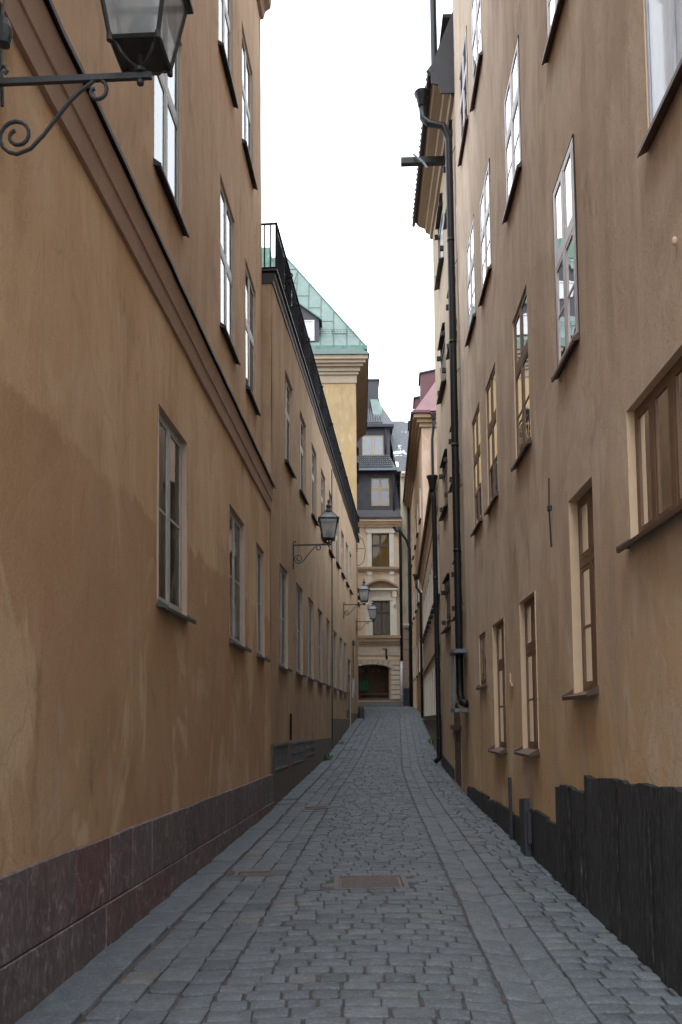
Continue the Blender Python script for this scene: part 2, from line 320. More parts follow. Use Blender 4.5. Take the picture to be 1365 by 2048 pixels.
def window(parent, F, s0, s1, z0, z1, dep, style='grey', curtain='full', n0=0, label=None, sillw=.1, frame=None, rows=None, transom=None, mull=1, sill='sillg', glass='glass', cmat='curtain'):
    nb = n0-dep; fr = MB(); w = s1-s0; h = z1-z0; fw = .045; th = .06
    def bar(a0, a1, c0, c1, p=0.): fr.box(F, a0, a1, nb-th, nb+p, c0, c1)
    bar(s0, s0+fw, z0, z1); bar(s1-fw, s1, z0, z1); bar(s0+fw, s1-fw, z0, z0+fw); bar(s0+fw, s1-fw, z1-fw, z1)
    # mullions
    cols = [s0+fw]
    for k in range(mull):
        m = s0+w*(k+1)/(mull+1); bar(m-.03, m+.03, z0+fw, z1-fw, .006); cols.append(m)
    cols.append(s1-fw)
    zs = [z0+fw]
    if transom: zt = z0+h*transom; zs.append(zt)
    zs.append(z1-fw)
    if transom:
        for a, b in zip(cols, cols[1:]):
            aa = a+.035 if a != cols[0] else a; bb = b-.035 if b != cols[-1] else b
            bar(aa, bb, zt-.035, zt+.035, .005)
    # casements and glazing bars
    for a, b in zip(cols, cols[1:]):
        aa = a+.035 if a != cols[0] else a; bb = b-.035 if b != cols[-1] else b
        for q, (c, d) in enumerate(zip(zs, zs[1:])):
            cc = c+.04 if (transom and q > 0) else c; dd = d-.04 if (transom and q == 0) else d
            g = .032; t0, t1 = nb-.02, nb+.003
            fr.box(F, aa, aa+g, t0, t1, cc, dd); fr.box(F, bb-g, bb, t0, t1, cc, dd)
            fr.box(F, aa+g, bb-g, t0, t1, cc, cc+g+.02); fr.box(F, aa+g, bb-g, t0, t1, dd-g, dd)
            nr = (rows or [1])[q if q < len(rows or [1]) else 0]
            for k in range(1, nr):
                zz = cc+(dd-cc)*k/nr; fr.box(F, aa+g, bb-g, nb-.014, nb-.001, zz-.012, zz+.014)
    o = fr.build('window', frame or 'greyframe', parent)
    if label: o['label'] = label
    g = MB(); g.quad(F(s0+.02, nb-.007, z0+.02), F(s1-.02, nb-.007, z0+.02), F(s1-.02, nb-.007, z1-.02), F(s0+.02, nb-.007, z1-.02))
    g.build('pane', glass, o, fix=False)
    if curtain:
        c = MB(); n = max(10, int(w*22)); ph = rnd(0, 6)
        def strip(a0, a1, c0, c1, amp=.012):
            k = max(4, int((a1-a0)*26)); vs = []
            for i in range(k+1):
                a = a0+(a1-a0)*i/k; d = nb-.05+amp*sin(a*34+ph)+amp*.6*sin(a*61+ph*2)
                vs += [F(a, d, c0), F(a, d+rnd(-.006, .006), c1)]
            c.add(vs, [(2*i, 2*i+2, 2*i+3, 2*i+1) for i in range(k)])
        if curtain == 'full': strip(s0-.01, s1+.01, z0-.01, z1+.01)
        elif curtain == 'sides': strip(s0-.01, s0+w*rnd(.22, .36), z0-.01, z1+.01); strip(s1-w*rnd(.22, .36), s1+.01, z0-.01, z1+.01)
        elif curtain == 'half': strip(s0-.01, s1+.01, z0-.01, z0+h*rnd(.45, .6))
        elif curtain == 'blind': strip(s0-.01, s1+.01, z0-.01, z1+.01, .002)
        c.build('curtain', cmat, o, smooth=True, fix=False)
    if sill:
        sb = MB(); e = .05
        sb.prism(F, [(nb+.0, z0+.015), (n0+sillw, z0-.035), (n0+sillw, z0-.065), (n0+sillw-.02, z0-.065), (n0+sillw-.02, z0-.045), (n0+.006, z0-.02), (nb+.0, z0-.005)], s0-e*.4, s1+e*.4)
        for a in (s0-e*.4-.012, s1+e*.4): sb.prism(F, [(n0+.004, z0+.04), (n0+sillw, z0-.02), (n0+sillw, z0-.05), (n0+.004, z0-.03)], a, a+.012)
        sb.build('sill', sill, o)
    return o

def downpipe(parent, pts, r, name='downpipe', mat='black', clips=None, hopper=None, F=None):
    mb = MB(); mb.tube(pts, r, 12)
    P = [Vector(p) for p in pts]
    for a, b in zip(P, P[1:]):
        L = (b-a).length
        if L > 2.5:
            for k in range(1, int(L/2.1)+1):
                p = a.lerp(b, min(.99, k*2.1/L)); d = (b-a).normalized()*.03
                mb.tube([tuple(p-d), tuple(p+d)], r*1.08, 12)
    if hopper:
        c, rr, hh = hopper; mb.lathe(c, [(r, 0), (r*1.2, hh*.15), (rr*.75, hh*.7), (rr, hh*.92), (rr, hh), (rr*.85, hh)], 12)
    return mb.build(name, mat, parent, smooth=True)

# ------------------------------------------------------------------ street geometry
def interp(tab, y):
    if y <= tab[0][0]: return tab[0][1]
    for (a, p), (b, q) in zip(tab, tab[1:]):
        if y <= b:
            t = (y-a)/(b-a); return p+(q-p)*t
    return tab[-1][1]
def smooth(tab, y): return sum(interp(tab, y+d) for d in (-1.2, -.6, 0, .6, 1.2))/5
ZL = [(-40, -.6), (-10, -.1), (4.5, 0), (15.4, .02), (23.7, .42), (26.9, .67), (33.8, 1.3), (37.7, 1.6), (45, 2.05), (49, 2.28), (54, 2.4), (70, 2.5), (140, 2.6)]
ZR = [(-40, -.6), (-10, -.1), (5, -.02), (10, .05), (15, .12), (18, .2), (21.5, .36), (24, .48), (27, .7), (33.8, 1.3), (37.7, 1.6), (45, 2.05), (49, 2.28), (54, 2.4), (70, 2.5), (140, 2.6)]
XL = [(-15, -2.012-.0485*15), (15.4, -1.265), (15.41, -1.29), (39.3, .718), (39.4, .80), (49, 1.0)]
XR = [(-15, 1.835-.036*15), (22.3, 2.638), (22.4, 2.68), (38.4, 3.72), (38.5, 3.8), (54, 4.56)]
def gz(x, y):
    l, r = interp(XL, y), interp(XR, y); t = min(1, max(0, (x-l)/(r-l)))
    return smooth(ZL, y)*(1-t)+smooth(ZR, y)*t+.035*sin(pi*t)-.03*math.exp(-((t-.2)/.05)**2)*.4-.03*math.exp(-((t-.76)/.06)**2)

xs = [-150, -60, -20, -8, -4, -3]+[-2.6+.2*i for i in range(42)]+[6.5, 10, 20, 60, 150]
ys = [-120, -60, -40, -25, -15, -8, -4]+[-2+.5*i for i in range(116)]+[60, 70, 90, 140, 300]
g = MB(); nx = len(xs)
g.v = [(x, y, gz(x, y)-.017) for y in ys for x in xs]
for j in range(len(ys)-1):
    for i in range(nx-1): g.f.append([j*nx+i, j*nx+i+1, (j+1)*nx+i+1, (j+1)*nx+i]); g.mi.append(0); g.t.append(.5)
tag(g.build('ground', 'joint', fix=False), kind='structure')

covers = [(-.08, .62, 7.95, 8.62), (-1.12, -.70, 8.78, 9.06), (-.70, -.22, 14.9, 15.25), (1.15, 1.6, 26.0, 26.4), (1.95, 2.3, 18.6, 18.95)]
st = MB()
def sett(cx, cy, w, l, tone, lift=0., jit=.005, ang=0.):
    """one dressed stone with rounded, worn edges; w across (x), l along (y)"""
    for a, b, c, d in covers:
        if a-.02 < cx < b+.02 and c-.02 < cy < d+.02: return
    hx, hy = w/2, l/2; r = min(hx, hy)*rnd(.08, .22); tx, ty = rnd(-.03, .03), rnd(-.04, .04); up = lift+rnd(-.004, .004)
    base = []
    for sx, sy in ((1, 1), (-1, 1), (-1, -1), (1, -1)):
        jx, jy = rnd(-jit, jit), rnd(-jit, jit)
        c1 = (sx*hx+jx, sy*(hy-r)+jy); c2 = (sx*(hx-r)+jx, sy*hy+jy)
        base += [c1, c2] if sx*sy > 0 else [c2, c1]
    ca, sa = cos(ang), sin(ang); vs = []
    for k, (sc, dz) in enumerate(((.92, 0), (.98, -.0025), (1., -.008), (1.0, -.05))):
        for x, y in base:
            X = cx+(x*ca-y*sa)*sc; Y = cy+(x*sa+y*ca)*sc
            vs.append((X, Y, gz(X, Y)+dz+up+tx*x+ty*y))
    vs.append((cx, cy, gz(cx, cy)+.003+up))
    fs = []
    for k in range(3):
        for i in range(8): fs.append((k*8+i, (k+1)*8+i, (k+1)*8+(i+1) % 8, k*8+(i+1) % 8))
    for i in range(8): fs.append((32, i, (i+1) % 8))
    st.add(vs, fs, 0, tone)
def tn(): return min(1, max(0, random.gauss(.42, .2))) if random.random() > .02 else rnd(.8, .95)
# margins laid lengthwise along the walls, the middle laid in courses across
def lane(edge, off, width, lens, tone=None, y0=1.2, y1=48.6, lift=0, jit=.009, gap=.008):
    y = y0+rnd(0, .3)
    while y < y1:
        l = rnd(*lens); x = edge(y+l/2)+off+width/2; sl = (edge(y+l/2+.5)-edge(y+l/2-.5))
        sett(x+rnd(-.006, .006), y+l/2, width-gap, l-rnd(.008, .02), tn() if tone is None else min(1, max(0, random.gauss(tone, .1))), lift, jit, -math.atan(sl)); y += l
EL = lambda y: smooth(XL, y) if y < 38 else interp(XL, y)
ER = lambda y: smooth(XR, y) if y < 36 else interp(XR, y)
lane(EL, .02, .33, (.45, .8), .35, lift=.012, gap=.006)
lane(EL, .378, .217, (.2, .32)); lane(EL, .597, .217, (.2, .32)); lane(EL, .816, .217, (.18, .3))
lane(ER, -.86, .218, (.25, .5), .5, lift=-.004, gap=.004); lane(ER, -1.08, .218, (.25, .5), .55, lift=-.002, gap=.004)
y = 1.2
while y < 48.7:
    dl = rnd(.14, .175)
    a = EL(y)+1.035; b = ER(y)-1.095; x = a+rnd(0, .02); wv = .04*sin(y*.9)
    while x < b-.06:
        w = rnd(.15, .29); w = min(w, b-x)
        if b-x-w < .09: w = b-x
        t = (x-a)/(b-a); bow = .12*(1-(2*t-1)**2)
        sett(x+w/2, y+dl/2+bow*.5+wv*t, w-random.choice((.006, .009, .014, .026)), dl-.013, tn(), 0, .005, .06*(1-2*t)*2/(b-a)+wv/(b-a)); x += w
    a = ER(y)-.64; x = a
    while x < ER(y)-.08:
        w = rnd(.15, .25); w = min(w, ER(y)-.02-x)
        sett(x+w/2, y+dl/2+rnd(-.004, .004), w-.02, dl-.016, tn()-.08); x += w
    y += dl
y = 48.8
while y < 53.9:
    x = -12
    while x < 12:
        w = rnd(.25, .4); sett(x+w/2, y+.1, w-.02, .185, tn()); x += w
    y += .2
cob = st.build('cobblestones', 'sett', fix=False, smooth=True); tag(cob, kind='structure')
random.seed(21)
gr = MB()
for i in range(900):
    y = rnd(2.2, 30); side = random.random()
    x = EL(y)+abs(random.gauss(0, .09))+.03 if side < .38 else (ER(y)-abs(random.gauss(0, .1))-.07 if side < .76 else rnd(EL(y)+.1, ER(y)-.1))
    q = rnd(.004, .013)*(1+.03*y); z = gz(x, y)+.002; a = rnd(0, 6)
    gr.add([(x+q*cos(a+k*2.1)*rnd(.6, 1.2), y+q*sin(a+k*2.1)*rnd(.6, 1.2), z) for k in range(3)]+[(x, y, z+q*.7)], [(0, 1, 3), (1, 2, 3), (2, 0, 3)], 0, rnd(0, 1))
M['grit'] = toned('grit_and_dust', [(.20, .16, .11, 1), (.10, .09, .08, 1), (.30, .28, .24, 1)], .9, 20, .2)
tag(gr.build('grit', 'grit', fix=False), 'scattered grit and bits of litter lying along the wall feet and joints', 'grit', kind='stuff')
# thin pale kerb in front of the house that closes the street
k = MB(); x = -6.
while x < 6: k.box(W, x, x+.93, 53.55, 53.88, 2.2, 2.47+.03*MN.noise(Vector((x, 0, 0)))); x += .94
tag(k.build('kerb', 'granite'), kind='structure')

def cover(x0, x1, y0, y1, name, label, cat, check=True):
    z = gz((x0+x1)/2, (y0+y1)/2)
    r = thing(name, ((x0+x1)/2, y0, z), label, cat)
    def G(a, b, c): return (a, b, gz(a, b)+c)
    fw = .05; f = MB()
    f.box(G, x0, x1, y0, y0+fw, -.05, .006); f.box(G, x0, x1, y1-fw, y1, -.05, .006)
    f.box(G, x0, x0+fw, y0+fw, y1-fw, -.05, .006); f.box(G, x1-fw, x1, y0+fw, y1-fw, -.05, .006)
    f.build('cover_frame', 'castiron', r)
    p = MB(); p.box(G, x0+fw+.006, x1-fw-.006, y0+fw+.006, y1-fw-.006, -.05, -.004)
    s = .045; y = y0+fw+.02; j = 0
    while y < y1-fw-.03:
        x = x0+fw+.02+(s*.5 if j % 2 else 0)
        while x < x1-fw-.04:
            p.box(G, x, x+s*.62, y, y+s*.55, -.003, .005, 0, .8); x += s
        y += s*.8; j += 1
    p.build('cover_plate', 'castiron', r)
cover(-.08, .62, 7.95, 8.62, 'manhole_cover', 'large rusty rectangular manhole cover in the middle of the cobbles', 'manhole cover')
cover(-1.12, -.70, 8.78, 9.06, 'drain_cover', 'small flat iron drain cover in the left margin stones near the red stone plinth', 'drain cover')
cover(-.70, -.22, 14.9, 15.25, 'drain_cover', 'thin iron drain cover by the corner where the red stone plinth ends', 'drain cover')
cover(1.15, 1.6, 26.0, 26.4, 'drain_cover', 'distant iron drain cover far up the middle of the rising street', 'drain cover')
cover(1.95, 2.3, 18.6, 18.95, 'drain_cover', 'small rusty drain cover in the right margin in front of the arched door', 'drain cover')

# ------------------------------------------------------------------ near left house
L1 = Fac((-2.012, 0), (-1.264, 15.4), 1, -.005)
b1 = thing('ochre_house', (-2.0, 7, 0), 'tall ochre plastered house on the near left with a brown string course', 'house')
lw = [(7.65, 8.77), (11.26, 12.5), (13.69, 14.6)]
uw = [(7.9, 9.05), (11.3, 12.45), (13.45, 14.6)]
z0u, z1u = 7.0, 9.17
ops = [(a, b, 2.67, 4.52, .06) for a, b in lw]
facade(b1, L1, -1.6, 15.4, -.6, 5.62, ops, ['l1', 'revealL', 'room'], wob=.016)
U = Fac((-2.012-.12, 0), (-1.264-.12, 15.4), 1, -.005)
uops = [(a, b, z0u, z1u, .06) for a, b in uw]+[(a, b, 10.98, 13.05, .06) for a, b in [(7.9, 9.05), (11.2, 12.35), (13.2, 14.35)]]
facade(b1, U, -1.6, 15.4, 5.6, 15.0, uops, ['l1u', 'revealL', 'room'], name='upper_wall', wob=.014)
for i, (a, b) in enumerate(lw):
    window(b1, L1, a, b, 2.67, 4.52, .05, rows=[2], curtain='full', cmat='curtaind', glass='glassd')
for a, b in uw: window(b1, U, a, b, z0u, z1u, .03, rows=[1, 1], transom=.55, curtain='sides', sill='flash', sillw=.085)
for a, b in [(7.9, 9.05), (11.2, 12.35), (13.2, 14.35)]: window(b1, U, a, b, 10.98, 13.05, .03, rows=[1, 1], transom=.55, curtain='sides', sill='flash', sillw=.085)
# end wall, back, roof
mb = MB(); e0 = L1(15.4, 0, 0)
mb.box(W, -12, -1.45, 15.28, 15.38, -.6, 14.95); mb.box(W, -12, -3.4, -1.6, 15.2, -.6, 14.9)
mb.build('end_wall', 'l1u', b1)
mb = MB(); s = -1.6
while s < 15.38:
    e = min(15.38, s+.3); w1, w2 = [MN.noise(Vector((q*1.1, 3, 0)))*.016 for q in (s, e)]
    def SC(a, n, z, s=s, e=e, w1=w1, w2=w2): return L1(a, n, z+(w1 if a == s else w2))
    mb.prism(SC, [(-.14, 5.44), (.035, 5.44), (.045, 5.62), (.06, 5.63), (.075, 5.84), (.075, 5.87), (-.14, 5.93)], s, e); s = e
mb.build('string_course', 'l1b', b1, fix=True)
mb = MB(); s = -1.6
while s < 15.45:
    e = min(15.45, s+.3); w1, w2 = [MN.noise(Vector((q*1.1, 3, 0)))*.016+MN.noise(Vector((q*2.3, 9, 0)))*.02 for q in (s, e)]
    def SC(a, n, z, s=s, e=e, w1=w1, w2=w2): return L1(a, n, z+(w1 if a == s else w2))
    mb.prism(SC, [(-.13, 5.99), (.11, 5.905), (.11, 5.868), (.098, 5.868), (.098, 5.885), (-.13, 5.95)], s, e); s = e
mb.build('flashing', 'flash', b1)
mb = MB()
mb.prism(U, [(-.1, 15.0), (.06, 15.0), (.10, 15.15), (.2, 15.22), (.22, 15.4), (.3, 15.46), (.3, 15.58), (-.1, 15.6)], -1.6, 15.42)
mb.build('eaves_cornice', 'l1b', b1)
mb = MB(); mb.prism(U, [(.36, 15.59), (.36, 15.66), (-5, 19.8), (-10, 15.6), (-5, 19.6)], -1.6, 15.6); mb.build('roof', 'darksheet', b1)
# red limestone plinth slabs, two courses
mb = MB()
def ptop(s): return .80-.0139*(s-4.3)
def pmid(s): return .345-.0165*(s-4.3)
s = -1.6
while s < 15.43:
    e = min(15.44, s+rnd(.5, .85)); t = rnd(.6, .98) if s < 7.2 and rnd(0, 1) < .8 else rnd(0, .72); o = rnd(.0, .008)
    mb.slab(L1, [(s, pmid(s)+.004), (e-.008, pmid(e)+.004), (e-.008, ptop(e)+rnd(-.006, .006)), (s, ptop(s)+rnd(-.006, .006))], -.02, .035+o, 0, t); s = e
s = -1.6
while s < 15.43:
    e = min(15.44, s+rnd(.6, 1.1)); t = rnd(0, 1)
    mb.slab(L1, [(s, -.4), (e-.008, -.4), (e-.008, pmid(e)-.004), (s, pmid(s)-.004)], -.02, .045+rnd(0, .008), 0, t); s = e
mb.build('plinth', 'porphyry', b1, bevel=.006)

# ------------------------------------------------------------------ long low house with roof terrace
XA, XB = (-1.29, 15.42), (.718, 39.3)
L2 = Fac(XA, XB, 1, .005)
def LT(s, n, z): return L2(s, n, z-.12*(1-s/24))
b2 = thing('terrace_house', (-1.4, 27, .6), 'long two storey ochre house on the left with an ornate black railing along its roof', 'house')
lo = [.95, 3.33, 5.5, 7.66, 9.88, 12.25, 14.48, 16.4]; up = [1.62, 3.9, 6.2, 8.5, 10.8, 13.25, 15.42, 17.5, 19.42]
ops = [(a, a+1.15, 2.66, 4.68 if i < 5 else 4.56, .06) for i, a in enumerate(lo)]+[(a, a+1.12, 6.9 if i < 5 else 6.98, 8.82 if i < 5 else 8.6, .07) for i, a in enumerate(up)]
ops.append((18.4, 19.9, 1.3, 4.05, .06, 'solid'))
facade(b2, L2, 0, L2.L, -.5, 9.95, ops, ['l2', 'revealL', 'room'], wob=.012)
for i, a in enumerate(lo): window(b2, L2, a, a+1.15, *ops[i][2:4], .05, rows=[2], curtain='full', cmat='curtaind', glass='glassd')
for i, a in enumerate(up): window(b2, L2, a, a+1.12, *ops[8+i][2:4], .06, rows=[1, 2], transom=.62, curtain=random.choice(['sides', 'full', 'sides']), sill='flash', sillw=.09)
d = MB(); d.box(L2, 18.4, 19.9, -.12, -.05, 1.3, 4.05); d.box(L2, 18.45, 19.1, -.05, -.03, 1.5, 3.3); d.box(L2, 19.2, 19.85, -.05, -.03, 1.5, 3.3); d.box(L2, 18.4, 19.9, -.05, -.02, 3.4, 3.48)
door = d.build('door', 'l2g', b2); door['label'] = 'dark grey double door with transom'
MB().tube([L2(19.08, -.12, 2.35), L2(19.08, -.12, 2.6)], .015).build('handle', 'silver', door)
mb = MB(); mb.box(L2, .004, .12, -8, -.012, -.5, 9.8); mb.box(W, -10, -2.9, 15.6, 39.2, -.5, 9.85); mb.box(L2, L2.L-.12, L2.L, -3, -.02, -.5, 9.95)
mb.build('end_wall', 'l2', b2)
mb = MB()
mb.prism(LT, [(-.3, 9.9), (.02, 9.9), (.03, 9.98), (.06, 10.02), (.06, 10.1), (-.3, 10.12)], -.02, L2.L+.02); mb.build('parapet_cornice', 'flash', b2)
mb = MB(); mb.box(LT, -.06, L2.L+.05, -.5, .1, 10.125, 10.16); mb.box(LT, 0, L2.L, -8, -.52, 10.0, 10.12); mb.build('roof', 'flash', b2)
# plinth with vents
mb = MB()
def pz(s): return 1.17-.01*s
for a, b in [(0.02, .24), (1.92, 2.36), (4.42, 4.82), (6.7, 11.5)]: mb.slab(L2, [(a, -.4), (b, -.4), (b, pz(b)), (a, pz(a))], -.02, .03)
for a, b, z in [(.245, 1.915, .66), (2.365, 4.415, .66), (4.825, 6.695, .74)]: mb.slab(L2, [(a, -.4), (b, -.4), (b, z), (a, z)], -.02, .03)
mb.slab(L2, [(11.7, -.4), (18.3, -.4), (18.3, 1.64), (11.7, 1.67)], -.02, .035)
mb.slab(L2, [(20.1, -.4), (L2.L, -.4), (L2.L, 1.9), (20.1, 1.9)], -.02, .035)
mb.build('plinth', 'l2p', b2)
for a, b, z, bars in [(.26, 1.9, .67, 0), (2.38, 4.4, .67, 1), (4.84, 6.68, .75, 1)]:
    v = MB(); v.box(L2, a, b, -.015, .012, z, pz((a+b)/2))
    v.box(L2, a, b, .012, .04, pz(a)-.05, pz(a)-.0); v.box(L2, a, b, .012, .04, z, z+.04)
    if bars:
        x = a+.03
        while x < b: v.box(L2, x, x+.018, .012, .034, z+.04, pz(a)-.05); x += .06
        v.box(L2, a, b, .034, .042, (z+pz(a))/2-.012, (z+pz(a))/2+.012)
    o = v.build('vent', 'l2g', b2)
    o['label'] = 'grey barred vent in the plinth' if bars else 'plain grey panel in the plinth'
for a in (11.6,): downpipe(b2, [L2(a, .02, 9.7), L2(a, .02, .55)], .016, 'drain_line', 'darksheet')
mb = MB(); mb.tube([L2(2.3, .04, 1.2), L2(2.3, .04, 1.75)], .022); mb.build('vent_pipe', 'black', b2)
mb = MB(); mb.tube([L2(17.6, .05, 2.0), L2(17.6, .05, 1.7)], .02); mb.tube([L2(20.6, .06, 5.0), L2(20.6, .06, 3.4)], .022); mb.lathe(L2(20.6, .08, 4.75), [(.02, 0), (.06, .03), (.06, .2), (.02, .24)], 10); mb.build('cable_conduit', 'darksheet', b2)
# railing
r = MB(); zr0, zr1 = 10.22, 11.08; nr_ = .07
r.box(LT, 0, L2.L, nr_-.02, nr_+.02, zr1-.02, zr1+.012); r.box(LT, 0, L2.L, nr_-.015, nr_+.015, zr0-.015, zr0+.015); r.box(LT, 0, L2.L, nr_-.012, nr_+.012, zr1-.16, zr1-.14)
s = .03; k = 0
while s < L2.L:
    orn = int(s/1.05) % 2 == 1
    if not orn: r.box(LT, s-.009, s+.009, nr_-.009, nr_+.009, zr0+.015, zr1-.16)
    elif k % 2 == 0: r.box(LT, s-.008, s+.008, nr_-.008, nr_+.008, zr0+.015, zr1-.16)
    if k % 14 == 0:
        r.box(LT, s-.018, s+.018, nr_-.018, nr_+.018, 10.17, zr1)
    s += .12; k += 1
def ring(F, s, n, z, rad, t=.009, a0=0, a1=2*pi, m=10):
    r.tube([F(s+rad*cos(a0+(a1-a0)*i/m), n, z+rad*sin(a0+(a1-a0)*i/m)) for i in range(m+1)], t, 4)
j = 0
while (2*j+1)*1.05 < L2.L:
    c = (2*j+1.5)*1.05
    for zz in (10.36, 10.6, 10.84):
        for ds in (-.36, -.12, .12, .36):
            if c+ds < L2.L: ring(LT, c+ds, nr_, zz, .115); ring(LT, c+ds, nr_, zz, .055, .012, m=6)
            for q in (-1, 1):
                if c+ds < L2.L: ring(LT, c+ds+q*.06, nr_, zz+.14, .05, .009, 0, pi*1.4, 6)
    j += 1
for s in [1.3+2.95*i for i in range(6)]:   # hoops that bow out over the street
    for q, (dz, rr) in enumerate(((10.75, .13), (10.45, .17))):
        ss = s+q*.55
        r.tube([LT(ss-rr*cos(pi*i/8)*1.0, nr_+rr*sin(pi*i/8), dz) for i in range(9)], .012, 5)
# return at the near end
def RT(a, n, z): return LT(.02-n, nr_-a, z)
r.box(RT, 0, 1.6, -.015, .015, zr1-.02, zr1+.012); r.box(RT, 0, 1.6, -.012, .012, zr0-.012, zr0+.012)
for q in range(1, 14): r.box(RT, q*.11-.012, q*.11+.012, -.012, .012, zr0+.012, zr1-.02)
r.build('railing', 'railpaint', b2)
# wrought iron ring bracket by the far end
r = MB(); r.tube([L2(23.9, .02, 10.3), L2(23.9, .3, 10.0), L2(23.9, .42, 9.5), L2(23.9, .33, 8.95), L2(23.9, .1, 8.8), L2(23.9, .0, 8.82)], .014, 6)
r.tube([L2(23.9, 0, 9.6), L2(23.9, .34, 9.6)], .013, 6); r.tube([L2(23.9, 0, 9.9), L2(23.9, .2, 10.05)], .013, 6); r.tube([L2(23.9, .02, 9.45), L2(23.9, .02, 9.95)], .03, 6)
r.build('sign_bracket', 'black', b2)

# ------------------------------------------------------------------ tall yellow house with copper roof
b3 = thing('copper_roofed_house', (0, 42, 1.8), 'tall yellow house with pale green copper roof rising behind the railing', 'house')
def FR(x, n, z): return (x, 39.42-n, z)
sw = [(41, 42.2), (43.5, 44.7), (46, 47.2)]
L3 = Fac((.80, 39.42), (1.0, 49), 1, 0)
ops = [(a-39.42, b-39.42, z, z+1.9, .08) for a, b in sw for z in (4.2, 8.0, 11.6, 15.0)]
facade(b3, L3, 0, L3.L, .5, 17.7, ops, ['l3s', 'l3s', 'room'], wob=.01)
for o in ops: window(b3, L3, *o[:4], .07, rows=[1, 2], transom=.6, curtain='sides', frame='oakframe', sill='flash', sillw=.12)
mb = MB(); mb.box(W, -12, .795, 39.425, 39.6, .5, 17.7); mb.build('front_wall', 'l3', b3); mb = MB(); mb.box(W, -12, .9, 48.9, 49.0, .5, 17.7); mb.build('rear_wall', 'l3', b3)
mb = MB(); mb.box(W, -12, -.5, 39.7, 48.8, .5, 17.7); mb.build('core_wall', 'l3', b3)
prof = [(.012, 17.62), (.03, 17.62), (.03, 18.0), (.10, 18.04), (.12, 18.16), (.2, 18.2), (.24, 18.34), (.33, 18.4), (.33, 18.5), (.56, 18.56), (.56, 18.72), (.0, 18.74)]
def steps(lo, hi): 
    mb = MB()
    for n, a, b in [(.04, 17.60, 17.98), (.12, 17.98, 18.12), (.2, 18.12, 18.3), (.34, 18.3, 18.42), (.46, 18.42, 18.56), (.56, 18.56, 18.74)]:
        mb.box(W, -12, .8+n+.002, 39.42-n, 39.6, a, b); 
        vs = [L3(0, n, a), L3(L3.L+n, n, a), L3(L3.L+n, -.4, a), L3(0, -.4, a)]; vs += [(v[0], v[1], b) for v in vs]
        vs = [(v[0], max(v[1], 39.602), v[2]) for v in vs]
        mb.add(vs, [(0, 1, 2, 3), (4, 5, 6, 7), (0, 1, 5, 4), (1, 2, 6, 5), (2, 3, 7, 6), (3, 0, 4, 7)])
    return mb
steps(0, 0).build('cornice', 'l3c', b3)
mb = MB()
mb.slab(FR, [(-12, 18.75), (1.44, 18.75), (1.44, 18.8), (1.05, 19.0), (-12, 19.0)], 0, .64); mb.box(L3, 0.1, L3.L+.5, -.1, .63, 18.76, 18.86)
mb.build('copper_apron', 'copper', b3)
mb = MB(); mb.box(W, -12, 1.36, 38.86, 39.0, 19.0, 19.2); mb.box(L3, -.4, L3.L+.5, .42, .56, 18.87, 19.2)
mb.build('gutter', 'copperd', b3)
# hip roof
A = (1.30, 38.95, 19.15); T = (-2.75, 43.1, 25.9); B = (-12, 38.95, 19.15); D = (-12, 43.1, 25.9); E = (1.4, 49.5, 19.15); G_ = (-2.75, 49.5, 25.9)
mb = MB(); mb.add([A, T, D, B, E, G_, (-12, 49.5, 19.15), (-12, 49.5, 25.9)], [(0, 1, 2, 3), (0, 4, 5, 1), (4, 6, 7, 5), (1, 5, 7, 2), (0, 3, 6, 4)])
roof = mb.build('roof', 'copper', b3)
sm = MB(); va, vt = Vector(A), Vector(T); x = 1.0
slope = (T[2]-A[2])/(T[1]-A[1])
def RF(x, t, o=0.): # t along slope by y distance
    y = A[1]+t; return (x, y-o*.8, A[2]+slope*t+o*.55)
i = 0
while x > -11.5:
    tm = min(4.1, max(0, (A[0]-x)/(A[0]-T[0])*4.1))
    if tm > .1: sm.tube([RF(x, .02, .02), RF(x, tm, .02)], .025, 4)
    j = 0
    tt = .55+(.55 if i % 2 else 0)
    while tt < 4.05:
        xe = min(x+.62, A[0]-tt/4.15*4.05)
        if xe > x: sm.tube([RF(x, tt, .012), RF(xe, tt, .012)], .014, 4)
        tt += 1.15
    x -= .62; i += 1
sm.tube([tuple(va), tuple(vt)], .045, 5)
sm.build('roof_seams', 'seam', roof)
sg = MB()   # snow guard
for k in range(18): sg.tube([RF(1.1-k*.7, .5, .0), RF(1.1-k*.7, .5, .32)], .015, 4)
for o in (.1, .2, .3): sg.tube([RF(1.35, .5, o), RF(-11, .5, o)], .011, 4)
for q in range(60): sg.tube([RF(1.3-q*.15, .5, .1), RF(1.3-q*.15, .5, .3)], .005, 4)
sg.build('snow_guard', 'seam', b3)
